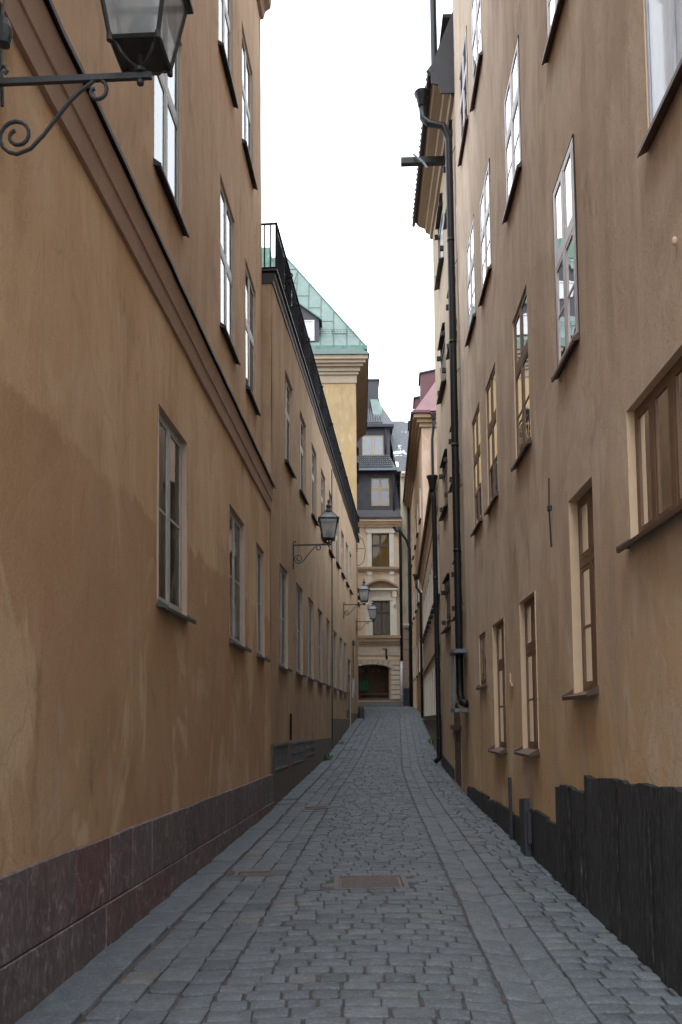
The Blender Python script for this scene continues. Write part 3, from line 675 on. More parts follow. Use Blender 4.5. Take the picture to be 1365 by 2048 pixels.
def dormer(parent, xc, hw, z0, ze, zp, y, back, wall, rf, win):
    mb = MB(); F = lambda x, n, z: (x, y-n, z)
    mb.slab(F, [(xc-hw, z0), (xc+hw, z0), (xc+hw, ze), (xc, zp), (xc-hw, ze)], -back, 0); o = mb.build('dormer', wall, parent)
    rb = MB()
    for q in (-1, 1):
        rb.slab(F, [(xc, zp+.01), (xc, zp+.07), (xc+q*(hw+.14), ze-.02), (xc+q*(hw+.14), ze-.08)], -back, .12)
    rb.build('dormer_roof', rf, o)
    x0, x1, w0, w1 = win; fb = MB()
    for a, b, c, d in ((x0, x0+.07, w0, w1), (x1-.07, x1, w0, w1), (x0+.07, x1-.07, w0, w0+.07), (x0+.07, x1-.07, w1-.07, w1), ((x0+x1)/2-.03, (x0+x1)/2+.03, w0+.07, w1-.07)): fb.box(F, a, b, .003, .05, c, d)
    fb.build('dormer_window', 'lilacframe', o)
    pb = MB(); pb.box(F, x0+.05, x1-.05, .002, .02, w0+.05, w1-.05); pb.build('pane', 'whiteblind', o)
    return o
dormer(b3, -1.93, 1.0, 19.3, 20.6, 21.35, 39.15, 2.4, 'darksheet', 'copperd', (-2.6, -1.15, 19.55, 20.55))
dormer(b3, -4.2, 1.0, 20.5, 22.7, 23.4, 39.9, 3.4, 'darksheet', 'copperd', (-4.9, -3.3, 21.6, 22.4))
mb = MB(); mb.box(W, -6.2, -3.5, 42.5, 44, 25.0, 26.1); mb.build('chimney', 'copperd', roof)
MB().tube([(-2.2, 40.9, 23.3), (-2.0, 40.7, 23.9), (-2.9, 40.7, 23.95)], .03, 5).build('roof_hook', 'seam', b3)

# ------------------------------------------------------------------ near right house
R1 = Fac((1.835, 0), (1.835+.036*22.3, 22.3), -1, .004)
r1 = thing('brown_plaster_house', (2.1, 8, 0), 'tall streaky brown plastered house on the near right with tarred timber along its foot', 'house')
spec = [ # s0, s1, z0, z1, depth, frame, transom, rows, curtain, sillw
 ('A', 7.12, 7.92, 4.88, 6.68, -.008, 'lilacframe', .58, [2, 1], 'sides'),
 ('B', 9.37, 10.33, 4.72, 6.55, .012, 'brownframe', .62, [2, 1], 'sides'),
 ('C', 11.83, 12.85, 4.78, 6.7, .012, 'brownframe', .62, [2, 1], 'sides'),
 ('D', 13.58, 14.65, 4.84, 6.8, .012, 'brownframe', .62, [2, 1], 'sides'),
 ('G', 9.48, 10.53, 8.03, 9.6, -.008, 'lilacframe', .60, [2, 1], 'sides'),
 ('F', 11.94, 13.0, 8.16, 9.78, -.008, 'lilacframe', .60, [2, 1], 'sides'),
 ('E', 13.78, 14.86, 8.35, 10.06, -.008, 'lilacframe', .60, [2, 1], 'sides'),
 ('H', 14.2, 15.4, 12.1, 13.78, -.008, 'lilacframe', .60, [2, 1], 'sides'),
 ('I', 12.35, 13.5, 11.76, 13.5, -.008, 'lilacframe', .60, [2, 1], 'sides'),
 ('Jx', 9.7, 10.7, 11.6, 13.3, -.008, 'lilacframe', .60, [2, 1], 'sides'),
 ('J', 7.1, 7.95, 8.1, 9.7, -.008, 'lilacframe', .60, [2, 1], 'sides'),
 ('N', 6.83, 7.66, 1.83, 3.58, .075, 'brownframe', .66, [2, 1], 'full'),
 ('O', 9.38, 10.35, 1.24, 3.02, .055, 'brownframe', .66, [2, 1], 'full'),
 ('P', 11.6, 12.7, 1.18, 3.0, .055, 'brownframe', .66, [2, 1], 'full'),
 ('Q', 13.48, 14.32, 2.16, 3.01, .01, 'brownframe', None, [1], 'full'),
]
ops = [(a, b, c, d, e+.0) for _, a, b, c, d, e, *_r in spec]
ops += [(4.0, 5.87, 2.82, 3.76, .06), (3.9, 5.22, 5.28, 7.1, .02)]
facade(r1, R1, -1.6, 16.3, -.6, 17.6, ops, ['r1', 'reveal', 'room'], wob=.016)
for nm, a, b, c, d, e, frm, tr, rows, cur in spec:
    deep = e > .04
    window(r1, R1, a, b, c, d, e, frame=frm, transom=tr, rows=rows, curtain=cur, sill='sill', sillw=.11 if deep else .07, glass='glassd' if deep or nm == 'Q' else 'glass')
o = window(r1, R1, 4.0, 5.87, 2.82, 3.76, .05, frame='brownframe', curtain='full', mull=4, sill='sill', sillw=.1, cmat='sheer', glass='glassthin'); o['label'] = 'low wide window of narrow lights under leaded glass'
# boarded window at the top right; sky reflection is painted into its colour
o = MB(); F = R1
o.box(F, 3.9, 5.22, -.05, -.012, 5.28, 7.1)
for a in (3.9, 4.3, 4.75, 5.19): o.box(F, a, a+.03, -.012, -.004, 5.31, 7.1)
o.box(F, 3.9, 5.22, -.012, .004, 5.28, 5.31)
o = o.build('shutter', 'boards_sheen', r1); o['label'] = 'large boarded window coloured pale blue-grey like the sky it reflects'
MB().prism(F, [(.0, 5.29), (.07, 5.24), (.07, 5.21), (.0, 5.25)], 3.85, 5.26).build('sill', 'sill', o)
# body and top
mb = MB(); mb.box(W, 4.3, 14, -1.6, 16.2, -.6, 17.5); mb.box(W, 2.52, 14, 16.18, 16.28, -.6, 17.6); mb.build('end_wall', 'r1', r1)
mb = MB(); mb.prism(R1, [(-.2, 17.6), (.1, 17.6), (.2, 17.75), (.45, 17.85), (.45, 18.0), (-5, 22), (-11, 18)], -1.6, 16.5); mb.build('roof', 'tile', r1)
# black tarred timber cladding and foot
tb = MB(); s = -1.6
while s < 8.38:
    e = min(8.39, s+rnd(.18, .5)); tone = rnd(0, 1)
    tz = lambda q: (1.12+.03*(7.2-q) if q < 7.22 else .97)+.045*MN.noise(Vector((q*2.1, 5, 0)))+.02*MN.noise(Vector((q*9, 1, 0)))
    if s < 7.22 < e: e = 7.22
    zt = 1.1; d = rnd(.045, .07); k = 9; ss = [s+(e-.009-s)*i/k for i in range(k+1)]
    poly = [(ss[0], -.4), (ss[-1], -.4)]+[(q, tz(q)) for i, q in reversed(list(enumerate(ss)))]
    tb.slab(R1, poly, -.02, d, 0, tone); 
    if random.random() < .45: m = (s+e)/2; tb.box(R1, m-.012, m+.012, d, d+.012, -.3, zt*rnd(.4, .9), 0, tone)
    s = e
s = 8.4
while s < 16.3:
    e = min(16.3, s+rnd(.3, .7)); z = (.56 if s < 10 else .40-.01*(s-10))+rnd(-.03, .03)
    tb.slab(R1, [(s, -.4), (e-.004, -.4), (e-.004, z+rnd(-.02, .02)), (s, z)], -.02, .035+rnd(0, .01), 0, rnd(0, .6)); s = e
tb.build('tarred_boards', 'tar', r1)
mb = MB(); mb.slab(R1, [(9.75, -.1), (10.1, -.1), (10.1, .66), (9.78, .7)], .046, .11, 0, .9); mb.box(R1, 9.7, 9.76, .046, .09, .2, .55, 0, .5); mb.build('leaning_board', 'darksheet', r1)
mb = MB(); mb.box(R1, 10.98, 11.06, .05, .085, -.05, .85); mb.build('iron_post', 'darksheet', r1)
mb = MB(); mb.tube([R1(8.35, .03, 4.0), R1(8.36, .035, 3.72)], .007, 6); mb.tube([R1(8.36, .035, 3.72), R1(8.33, .03, 3.3)], .009, 6); mb.box(R1, 8.32, 8.38, .012, .05, 3.67, 3.72); mb.build('wall_anchor', 'flash', r1)
mb = MB(); mb.box(R1, 10.95, 11.2, .012, .03, 2.03, 2.07); mb.box(R1, 11.05, 11.09, .012, .03, 2.07, 2.2); mb.build('pipe_stub', 'reveal', r1)
mb = MB(); mb.lathe(R1(4.8, .02, 4.36), [(.006, 0), (.015, .01), (.017, .03), (.01, .05)], 10); mb.build('wall_knob', 'reveal', r1)
# main downpipe at the joint of the two houses, with steel guard
px = 16.45
downpipe(r1, [R1(px+.1, .64, 14.15), R1(px+.1, .62, 13.85), R1(px+.05, .5, 13.7), R1(px, .22, 13.6), R1(px, .12, 13.3), R1(px, .12, 2.3), R1(px, .12, 2.1), R1(px-.15, .1, 1.93), R1(px-.4, .06, 1.9)], .072, hopper=(R1(px+.1, .64, 14.08), .16, .32))
g = MB(); g.box(R1, px-.5, px+.35, .02, .28, 2.86, 2.93); g.box(R1, px-.5, px+.3, .02, .28, 1.74, 1.81); g.box(R1, px-.02, px+.1, .23, .27, 1.81, 2.86); g.tube([R1(px+.35, .2, 2.86), R1(px+.35, .2, .9)], .008, 4); g.build('pipe_guard', 'galv', r1)
mb = MB()
for z in (3.8, 6.1, 8.4, 10.6, 12.9): mb.tube([R1(px, .1, z), R1(px-.35, .03, z+.02)], .008, 4)
mb.build('pipe_brackets', 'rust', r1)
mb = MB(); mb.tube([R1(px+.35, .35, 15.2), R1(px+.35, .35, 19)], .07, 10); mb.build('vent_pipe', 'black', r1)

# ------------------------------------------------------------------ house with wooden shutters
r2 = thing('shuttered_house', (2.5, 19, .2), 'narrow plastered house with small closed wooden shutters, an arched door and a hoist beam', 'house')
cols = [(16.85, 18.05), (19.3, 20.7)]; rowz = [(3.75, 4.95), (6.55, 7.85), (9.5, 10.85), (12.45, 14.0)]
ops = [(a, b, c, d, .1, 'solid') for a, b in cols for c, d in rowz]+[(17.6, 19.1, -.2, 2.0, .03, 'solid')]
facade(r2, R1, 16.31, 22.3, -.6, 14.9, ops, ['r1b', 'r1b', 'room'], wob=.016)
for (a, b) in cols:
    for (c, d) in rowz:
        m = MB(); k = 5
        for i in range(k): x0 = a+(b-a)*i/k; m.box(R1, x0+.004, x0+(b-a)/k-.004, -.1, -.035-rnd(0, .012), c+.02, d-.01)
        for zz in (c+.22, d-.25): m.box(R1, a+.02, b-.02, -.035, -.018, zz-.03, zz+.03)
        o = m.build('shutter', 'topwood_sheen' if c > 12 else 'wood', r2)
        for s in (a-.03, b-.05):
            for zz in (c+.22, d-.25): MB().box(R1, s, s+.08, .003, .09, zz-.05, zz+.05).build('hinge', 'flash', o)
        s_ = MB(); s_.prism(R1, [(-.08, c+.015), (.12, c-.04), (.12, c-.07), (-.08, c-.01)], a-.03, b+.03); s_.build('sill', 'flash', o); s_ = MB(); s_.prism(R1, [(-.08, d+.0), (.07, d-.03), (.07, d-.005), (-.08, d+.03)], a-.03, b+.03); s_.build('hood', 'flash', o)
# arched door
def arch_fill(mb, F, s0, s1, zs, zt, n0, n1, mi=0, k=12):
    c = (s0+s1)/2; hw = (s1-s0)/2
    pts = [(c+hw*cos(pi-pi*i/k), zs+(zt-zs-.02)*sin(pi*i/k)) for i in range(k+1)]
    for a, b in zip(pts, pts[1:]): mb.slab(F, [a, b, (b[0], zt), (a[0], zt)], n0, n1, mi)
mb = MB(); arch_fill(mb, R1, 17.6, 19.1, 1.45, 2.0, -.03, .005); mb.build('door_arch', 'r1b', r2)
mb = MB(); mb.box(R1, 17.6, 19.1, -.1, -.028, 0, 2.0)
for z in [.2+.24*i for i in range(8)]: mb.box(R1, 17.62, 19.08, -.028, -.008, z+.012, z+.22)
o = mb.build('door', 'doorwood', r2)
mb = MB(); mb.box(R1, 17.5, 19.4, .0, .05, 1.38, 1.48); mb.build('iron_strap', 'rust', o)
mb = MB(); s = 19.1
while s < 22.25: e = min(22.28, s+.6); mb.slab(R1, [(s, -.4), (e-.005, -.4), (e-.005, .52+.06*(e-19)), (s, .5+.06*(s-19))], -.01, .03, 0, rnd(0, 1)); s = e
mb.build('plinth', 'tar', r2)
mb = MB(); mb.box(W, 4.4, 14, 16.4, 22.2, -.6, 14.2); mb.box(W, 2.75, 14, 22.22, 22.29, -.6, 14.3); mb.build('end_wall', 'r1b', r2)
def RE(s, n, z): return R1(s, n, z+.15+.1*(s-16.3))
# eaves with boarded soffit, tiled roof
mb = MB()
mb.prism(RE, [(-.1, 13.95), (.06, 14.0), (.08, 14.12), (.18, 14.18), (.2, 14.28), (.38, 14.36), (.44, 14.46), (.44, 14.5), (-.1, 14.5)], 16.35, 22.5); mb.build('eaves_soffit', 'soffit', r2)
mb = MB(); mb.prism(RE, [(.48, 14.46), (.5, 14.56), (-2.2, 18.2), (-2.2, 18.0), (-.1, 14.52)], 16.32, 22.5)
s = 16.4
while s < 22.5:
    mb.tube([RE(s, .53, 14.56), RE(s, .2, 15.0)], .035, 6); s += .24
rf2 = mb.build('roof', 'tile', r2)
mb = MB(); mb.tube([RE(16.3, .5, 14.46), RE(22.55, .5, 14.42)], .045, 8); mb.build('gutter', 'black', r2)
mb = MB(); mb.slab(lambda a, b, c: RE(16.31-b, a, c), [(-.05, 14.02), (.28, 14.02), (.32, 14.2), (.46, 14.24), (.48, 14.55), (-.05, 15.9)], .0, .04); mb.build('end_flashing', 'darksheet', r2)
mb = MB(); D_ = lambda a, b, c: RE(17.3-b, a, c)
mb.slab(D_, [(-.9, 14.6), (.12, 14.6), (.10, 15.4), (.02, 15.9), (-.12, 16.2), (-.9, 16.35)], -1.5, 0); mb.build('dormer', 'tile', rf2)
mb = MB(); mb.tube([RE(17.25, .17, 14.8), RE(17.25, .16, 15.4), RE(17.25, .08, 15.95), RE(17.25, -.1, 16.28)], .035, 6); mb.tube([RE(18.7, .17, 14.8), RE(18.7, .16, 15.4), RE(18.7, .08, 15.95), RE(18.7, -.1, 16.28)], .035, 6); mb.box(RE, 17.2, 18.8, -.9, .12, 16.34, 16.42); mb.build('dormer_trim', 'flash', rf2)
mb = MB(); mb.box(RE, 18.46, 18.6, -.1, .98, 14.02, 14.18) if False else mb.box(R1, 18.46, 18.6, -.1, 1.0, 14.22, 14.36)
bm_ = mb.build('hoist_beam', 'flash', r2)
MB().tube([R1(18.4, .72, 14.38), R1(18.3, .5, 14.1), R1(18.2, .42, 13.9)], .025, 6).build('hoist_hook', 'galv', bm_)
downpipe(r2, [R1(22.05, .16, 7.7), R1(22.1, .12, 7.4), R1(22.1, .1, 1.0), R1(22.1, .1, .62), R1(22.1, .22, .5)], .065, hopper=(R1(22.05, .16, 7.6), .15, .42))

# ------------------------------------------------------------------ low grey-brown house with rows of windows
R2 = Fac((2.68, 22.42), (3.72, 38.4), -1, 0)
r3 = thing('low_grey_house', (3.1, 30, .9), 'low grey-brown house on the right with two long rows of deep cream window reveals', 'house')
n = 10; ws = [.5+1.5*i for i in range(n)]
ops = [(a, a+1.0, 5.0, 6.75, .2) for a in ws]+[(a, a+1.0, 1.72, 3.4, .2) for a in ws[1:]]
facade(r3, R2, 0, R2.L, -.4, 7.6, ops, ['r2', 'r2rev', 'room'], wob=.008)
for o in ops: window(r3, R2, *o[:4], .19, rows=[2], frame='darkframe', curtain='half', sill='flash', sillw=.14, glass='glassd')
mb = MB(); mb.box(R2, 0, R2.L, -.0, .05, 3.62, 3.68); mb.prism(R2, [(-.1, 7.5), (.03, 7.5), (.06, 7.8), (.14, 7.95), (.14, 8.02), (-.1, 8.05)], 0, R2.L+.05); mb.build('eaves_cornice', 'soffit', r3)
mb = MB(); mb.tube([R2(-.1, .18, 8.06), R2(R2.L+.1, .18, 8.06)], .07, 8); mb.build('gutter', 'black', r3)
mb = MB(); mb.prism(R2, [(.15, 8.03), (.15, 8.1), (-4, 9.9), (-8, 8.0)], 0, R2.L); mb.build('roof', 'darksheet', r3)
mb = MB(); mb.box(R2, 0, R2.L, -9, -1.5, -.4, 8.0); mb.box(R2, 0, .08, -2, -.02, -.4, 7.6); mb.box(R2, R2.L-.08, R2.L, -2, -.02, -.4, 8); mb.build('end_wall', 'r2', r3)
mb = MB(); s = 0.05
while s < R2.L-.1: mb.box(R2, s, s+.5, -.01, .035, -.3, 1.58, 0, rnd(0, 1)); s += .56
mb.build('plinth', 'l2p', r3)
downpipe(r3, [R2(R2.L-.15, .3, 8.0), R2(R2.L-.15, .26, 7.6), R2(R2.L-.15, .08, 7.3), R2(R2.L-.15, .08, 1.7)], .055, hopper=(R2(R2.L-.15, .3, 7.9), .13, .3))
mb = MB(); mb.box(R2, .25, .33, .05, .12, 1.7, 2.9); mb.box(R2, .1, .5, .03, .12, 2.86, 2.92); mb.box(R2, .1, .5, .03, .12, 1.66, 1.72); mb.build('pipe_guard', 'galv', r3)

# ------------------------------------------------------------------ salmon house with red roof
R3 = Fac((3.80, 38.5), (4.56, 54.2), -1, 0)
r4 = thing('red_roofed_house', (4.2, 45, 2), 'salmon and orange plastered house with a red sheet metal roof further up on the right', 'house')
ops = [(a, a+1.1, z, z+1.8, .1) for a in (1.5, 4.6, 7.7, 10.8, 13.6) for z in (4.0, 7.6, 11.2)]
facade(r4, R3, 0, R3.L, .4, 15.25, ops, ['r3', 'r2rev', 'room'], wob=.01)
for o in ops: window(r4, R3, *o[:4], .06, rows=[1, 2], transom=.6, frame='lilacframe', curtain='sides', sill='sill', sillw=.1)
F3 = lambda x, n, z: (x, 38.5-n, z)
mb = MB(); mb.box(W, 3.805, 14, 38.5, 38.7, 1, 15.25); mb.build('front_wall', 'r3f', r4); mb = MB(); mb.box(R3, .4, R3.L, -9, -2, .4, 15); mb.build('core_wall', 'r3f', r4)
mb = MB()
for nn, a, b in [(.1, 15.1, 15.28), (.22, 15.28, 15.45), (.38, 15.45, 15.62)]:
    mb.box(F3, 3.8-nn, 14, -.1, nn, a, b); mb.box(R3, .102, R3.L+nn, -.1, nn, a, b)
mb.build('eaves_cornice', 'soffit', r4)
mb = MB(); mb.box(F3, 3.36, 4.16, -.1, .5, 15.63, 15.75); mb.box(F3, 4.42, 14, -.1, .5, 15.63, 15.75); mb.box(R3, -.3, R3.L, -.1, .5, 15.64, 15.76)
mb.slab(F3, [(4.16, 15.63), (4.28, 15.5), (4.36, 15.5), (4.42, 15.63)], .1, .5)
mb.build('gutter', 'reddark', r4)
mb = MB(); A = (3.45, 38.15, 15.76); T = (6.2, 41.0, 20.3)
mb.add([A, (14, 38.15, 15.76), (14, 41, 20.3), T, (4.3, 54.5, 15.76), (6.9, 54.5, 20.3), (14, 54.5, 15.76), (14, 54.5, 20.3)], [(0, 1, 2, 3), (0, 3, 5, 4), (3, 2, 7, 5), (4, 5, 7, 6), (0, 4, 6, 1)])
rr = mb.build('roof', 'red', r4)
mb = MB(); mb.box(F3, 3.9, 14, -.45, -.43, 16.45, 16.48); mb.build('roof_seam', 'reddark', rr)
for y, h in ((40.2, 18.35), (43.5, 18.4), (47, 18.4)):
    mb = MB(); mb.add([(3.95, y, 16.0), (3.95, y, h), (6, y, h+.45), (6, y, 16), (4.05, y+1.4, 16.0), (4.05, y+1.4, h), (6.1, y+1.4, h+.45), (6.1, y+1.4, 16)], [(0, 1, 2, 3), (4, 5, 6, 7), (0, 1, 5, 4), (1, 2, 6, 5), (2, 3, 7, 6), (0, 3, 7, 4)]); mb.build('dormer', 'reddark', rr)
    mb = MB(); mb.add([(3.88, y-.08, h-.02), (6.1, y-.08, h+.46), (6.2, y+1.5, h+.46), (3.98, y+1.5, h-.02), (3.88, y-.08, h+.05), (6.1, y-.08, h+.53), (6.2, y+1.5, h+.53), (3.98, y+1.5, h+.05)], [(0, 1, 2, 3), (4, 5, 6, 7), (0, 1, 5, 4), (1, 2, 6, 5), (2, 3, 7, 6), (3, 0, 4, 7)]); mb.build('dormer_roof', 'darksheet', rr)
downpipe(r4, [(4.32, 38.1, 15.5), (4.32, 38.15, 15.0), (4.28, 38.42, 14.5), (4.28, 38.42, 8.0)], .06, hopper=((4.32, 38.1, 15.3), .14, .3))
# far pipe at its end
downpipe(r4, [R3(14.9, .75, 13.9), R3(14.9, .7, 13.6), R3(15.0, .3, 13.0), R3(15.0, .12, 12.4), R3(15.0, .12, 2.5)], .08)

# ------------------------------------------------------------------ house closing the street
b5 = thing('mansard_house', (2.5, 54, 2.4), 'ornate peach and cream house closing the end of the street with dark mansard roof', 'house')
FF = lambda x, n, z: (x, 54-n, z)
ops = [(2.02, 3.16, 11.42, 13.58, .12), (-.75, .39, 11.42, 13.58, .12), (2.06, 3.2, 7.0, 9.22, .15), (-.75, .39, 7.0, 9.22, .15), (.93, 3.08, 2.86, 5.15, .3)]
facade(b5, FF, -6, 3.9, 5.35, 14.3, ops[:4], ['f', 'fs', 'room'], wob=.004, name='wall')
facade(b5, FF, -6, 3.9, 1.5, 5.35, ops[4:], ['fb', 'fr', 'shopwood'], wob=.004, name='shop_wall', room=1.6)  # wall darker than its blocks, painting the shade in their joints
mb = MB(); arch_fill(mb, FF, .93, 3.08, 4.86, 5.15, -.28, .02, 0, 14); mb.build('shop_arch', 'fr', b5)
for i, o in enumerate(ops[:2]): window(b5, FF, *o[:4], .1, rows=[1, 1], transom=.64, frame='darkframe', curtain='blind', cmat='blind', sill=None, glass='glassd')
for o in ops[2:4]: window(b5, FF, *o[:4], .13, rows=[1, 1], transom=.66, frame='darkframe', curtain='full', cmat='curtaind', sill=None, glass='glassd')
w = MB()
for a, b, c, d in ((.93, 1.0, 2.86, 4.95), (3.01, 3.08, 2.86, 4.95), (1.0, 3.01, 2.86, 3.0), (1.0, 3.01, 3.25, 3.3)): w.box(FF, a, b, -.28, -.2, c, d)
sh = w.build('shop_window', 'darkframe', b5)
MB().quad(FF(.95, -.25, 2.9), FF(3.05, -.25, 2.9), FF(3.05, -.25, 5.1), FF(.95, -.25, 5.1)).build('pane', 'glassd', sh, fix=False)
MB().box(FF, 1.22, 1.75, -1.0, -.97, 3.5, 4.15).build('poster', 'poster', sh)
mb = MB()
for q in range(5): mb.lathe((1.4+.35*q, 54.9, 4.7), [(.02, .25), (.02, .1), (.06, .08), (.07, 0)][::-1], 8)
mb.build('spot_lights', 'galv', sh)
MB().box(FF, .85, 3.15, .0, .1, 2.76, 2.86).build('shop_sill', 'fb', b5)
# window surrounds, consoles, bands
for cx in (2.59, -.18):
    mb = MB()
    a, b = cx-.57, cx+.57
    mb.box(FF, a-.28, a-.001, .002, .08, 11.42, 13.6); mb.box(FF, b+.001, b+.28, .002, .08, 11.42, 13.6); mb.box(FF, a-.36, b+.36, .002, .12, 13.6, 13.8); mb.box(FF, a-.3, b+.3, .002, .09, 13.8, 13.86)
    for x in (a-.29, b+.01): mb.box(FF, x, x+.28, .002, .07, 10.3, 11.1); mb.box(FF, x-.01, x+.29, .07, .12, 10.9, 11.1)
    mb.box(FF, a-.42, a-.0, .002, .1, 7.0, 9.22); mb.box(FF, b+.0, b+.42, .002, .1, 7.0, 9.22); mb.box(FF, a-.2, b+.2, .002, .13, 9.23, 9.4); mb.box(FF, a-.05, b+.05, .002, .07, 9.41, 9.85)
    for x in (a-.42, b+.14): mb.box(FF, x, x+.28, .002, .22, 9.42, 9.86); mb.box(FF, x+.04, x+.24, .1, .18, 9.0, 9.42); mb.lathe(FF(x+.14, .17, 8.8), [(.02, 0), (.08, .1), (.1, .2), (.05, .24)], 8)
    mb.box(FF, a-.5, b+.5, .002, .28, 9.87, 10.0)
    mb.build('window_surround', 'fs', b5)
for cx in (2.59, -.18):
    mb = MB()
    k = 14
    for o_, t_ in ((.0, .32), (.12, .2)):
        pts = [(cx-1.1+2.2*i/k, 10.0+.45*sin(pi*i/k)) for i in range(k+1)]
        for p, q in zip(pts, pts[1:]): mb.slab(FF, [(p[0], p[1]-.0+o_*.5), (q[0], q[1]+o_*.5), (q[0], q[1]+.08+o_*.5), (p[0], p[1]+.08+o_*.5)], .002, t_+.02)
    for p, q in zip(pts, pts[1:]): mb.slab(FF, [(p[0], 10.0), (q[0], 10.0), (q[0], q[1]), (p[0], p[1])], .002, .06)
    mb.build('pediment', 'fb', b5)
mb = MB(); mb.box(FF, -6, 3.9, .003, .14, 11.12, 11.24); mb.box(FF, -6, 3.9, .003, .2, 11.24, 11.38); mb.build('sill_band', 'fb', b5)
mb = MB(); mb.box(FF, -6, 3.86, .003, .12, 6.42, 6.58); mb.box(FF, -6, 3.86, .003, .22, 6.58, 6.8); mb.box(FF, -6, 3.86, .003, .3, 6.8, 6.92); mb.box(FF, -6, 3.86, .003, .1, 6.92, 6.99)
x = -6
while x < 3.8: mb.box(FF, x, x+.05, .003, .1, 6.32, 6.42); x += .1
mb.build('floor_cornice', 'fb', b5)
mb = MB(); mb.box(FF, -6, 3.86, .003, .06, 5.42, 5.5); mb.box(FF, -6, 3.86, .003, .08, 5.72, 5.78); mb.box(FF, -6, 3.86, .003, .03, 5.79, 6.3); mb.build('frieze', 'fr', b5)
vs = MB(); c = 2.0   # fan of voussoirs
for i in range(-5, 5):
    x0, x1 = c+i*.31, c+(i+1)*.31; t0, t1 = c+i*.38, c+(i+1)*.38
    if x0 < .6 or x1 > 3.4: continue
    def az(x): t = min(1, max(-1, (x-2.005)/1.075)); return 4.86+.27*math.sqrt(1-t*t)+.03
    vs.slab(FF, [(x0+.028, az(x0)), (x1-.028, az(x1)), (t1-.028, 5.4), (t0+.028, 5.4)], .021, .11)
for z in [2.9+.31*i for i in range(8)]: 
    for a, b in ((3.18, 3.72), (.28, .83)): vs.box(FF, a, b, .003, .09, z+.03, z+.28)
vs.build('rustication', 'fr', b5)
MB().box(FF, -6, 3.82, .003, .12, 1.5, 2.75).build('plinth', 'granite', b5)
mb = MB(); mb.box(FF, 2.65, 2.95, .01, .08, 6.1, 6.15); mb.box(FF, 2.83, 2.93, .08, .2, 5.6, 6.12); mb.lathe(FF(2.9, .2, 5.45), [(.02, 0), (.07, .05), (.07, .2), (.02, .25)], 8); mb.build('camera_bracket', 'black', b5)
# top cornice
mb = MB(); mb.box(FF, -6, 3.9, .0, .12, 14.0, 14.15); mb.box(FF, -6, 3.9, .0, .25, 14.15, 14.3); mb.box(FF, -6, 3.92, .0, .4, 14.3, 14.46); mb.build('top_cornice', 'f', b5)
mb = MB(); mb.box(FF, -6, 3.95, -.1, .48, 14.47, 14.56); mb.slab(lambda a, b, z: (b, 54-a, z), [(.4, 14.57), (-.1, 14.62), (-.35, 15.2), (-.35, 15.35), (-3, 15.35), (-3, 14.57)], -6, 3.95)
mb.build('roof_skirt', 'darksheet', b5)
# lower mansard storey
mn = Fac((-6, 54.45), (3.75, 54.45), 1, 0)
def MF(x, n, z): return (x, 54.45-n, z)
facade(b5, MF, -6, 3.45, 15.3, 17.9, [(2.04, 3.22, 15.5, 17.35, .06)], ['darksheet', 'darksheet', 'room'], wob=0, name='mansard_wall')
window(b5, MF, 2.04, 3.22, 15.5, 17.35, .03, frame='oakframe', transom=.6, rows=[1, 1], curtain=None, sill=None)
mb = MB(); mb.add([(3.45, 54.46, 15.2), (3.95, 54.6, 15.2), (3.95, 58, 15.2), (3.45, 58, 15.2), (3.45, 54.46, 17.9), (3.62, 54.8, 17.9), (3.62, 58, 17.9), (3.45, 58, 17.9)], [(0, 1, 2, 3), (4, 5, 6, 7), (0, 1, 5, 4), (1, 2, 6, 5), (2, 3, 7, 6), (3, 0, 4, 7)]); mb.box(W, -6, 3.4, 54.6+.7, 62, 14.6, 17.8); mb.build('roof_body', 'darksheet', b5)
# tiled skirt between the dormer storeys, real pantile rolls
mb = MB(); mb.add([(-6, 54.1, 17.9), (3.66, 54.1, 17.9), (3.3, 55.2, 19.05), (-6, 55.2, 19.05), (-6, 54.1, 17.82), (3.66, 54.1, 17.82), (3.3, 55.2, 18.9), (-6, 55.2, 18.9)], [(0, 1, 2, 3), (4, 5, 6, 7), (0, 1, 5, 4), (1, 2, 6, 5), (2, 3, 7, 6), (3, 0, 4, 7)])
x = -3.
while x < 3.5:
    for j in range(6):
        t0, t1 = j/6, (j+1)/6
        if x < 3.6-.3*t1: mb.tube([(x, 54.08+1.1*t0, 17.93+1.15*t0+.03), (x, 54.08+1.1*t1, 17.93+1.15*t1)], [.06, .048], 6)
    x += .145
tr = mb.build('tiled_skirt', 'tile', b5)
mb = MB(); mb.box(W, -6, 3.72, 53.95, 54.06, 17.72, 17.88); mb.build('gutter', 'galv', b5)
UF = lambda x, n, z: (x, 55.3-n, z)
facade(b5, UF, -6, 3.35, 18.9, 20.95, [(1.5, 2.92, 19.1, 20.5, .06)], ['darksheet', 'darksheet', 'room'], wob=0, name='upper_dormer_wall')
window(b5, UF, 1.5, 2.92, 19.1, 20.5, .03, frame='oakframe', rows=[1], curtain='full', cmat='whiteblind', sill=None)
mb = MB(); mb.box(W, -6, 3.33, 55.75+.4, 62, 17.8, 20.9); mb.box(W, -6, 3.6, 54.95, 55.2, 20.95, 21.12); mb.build('upper_eaves', 'darksheet', b5)
mb = MB(); mb.add([(-6, 54.95, 21.13), (3.6, 54.95, 21.13), (2.7, 58.5, 24.1), (-6, 58.5, 24.1), (3.6, 62, 21.13), (2.7, 62, 24.1)], [(0, 1, 2, 3), (1, 4, 5, 2), (0, 1, 4)])
x = -2.
while x < 2.9: mb.tube([(x, 55, 21.22), (x, 57.5, 23.32)], .06, 6); x += .16
mb.build('upper_roof', 'tile', b5)
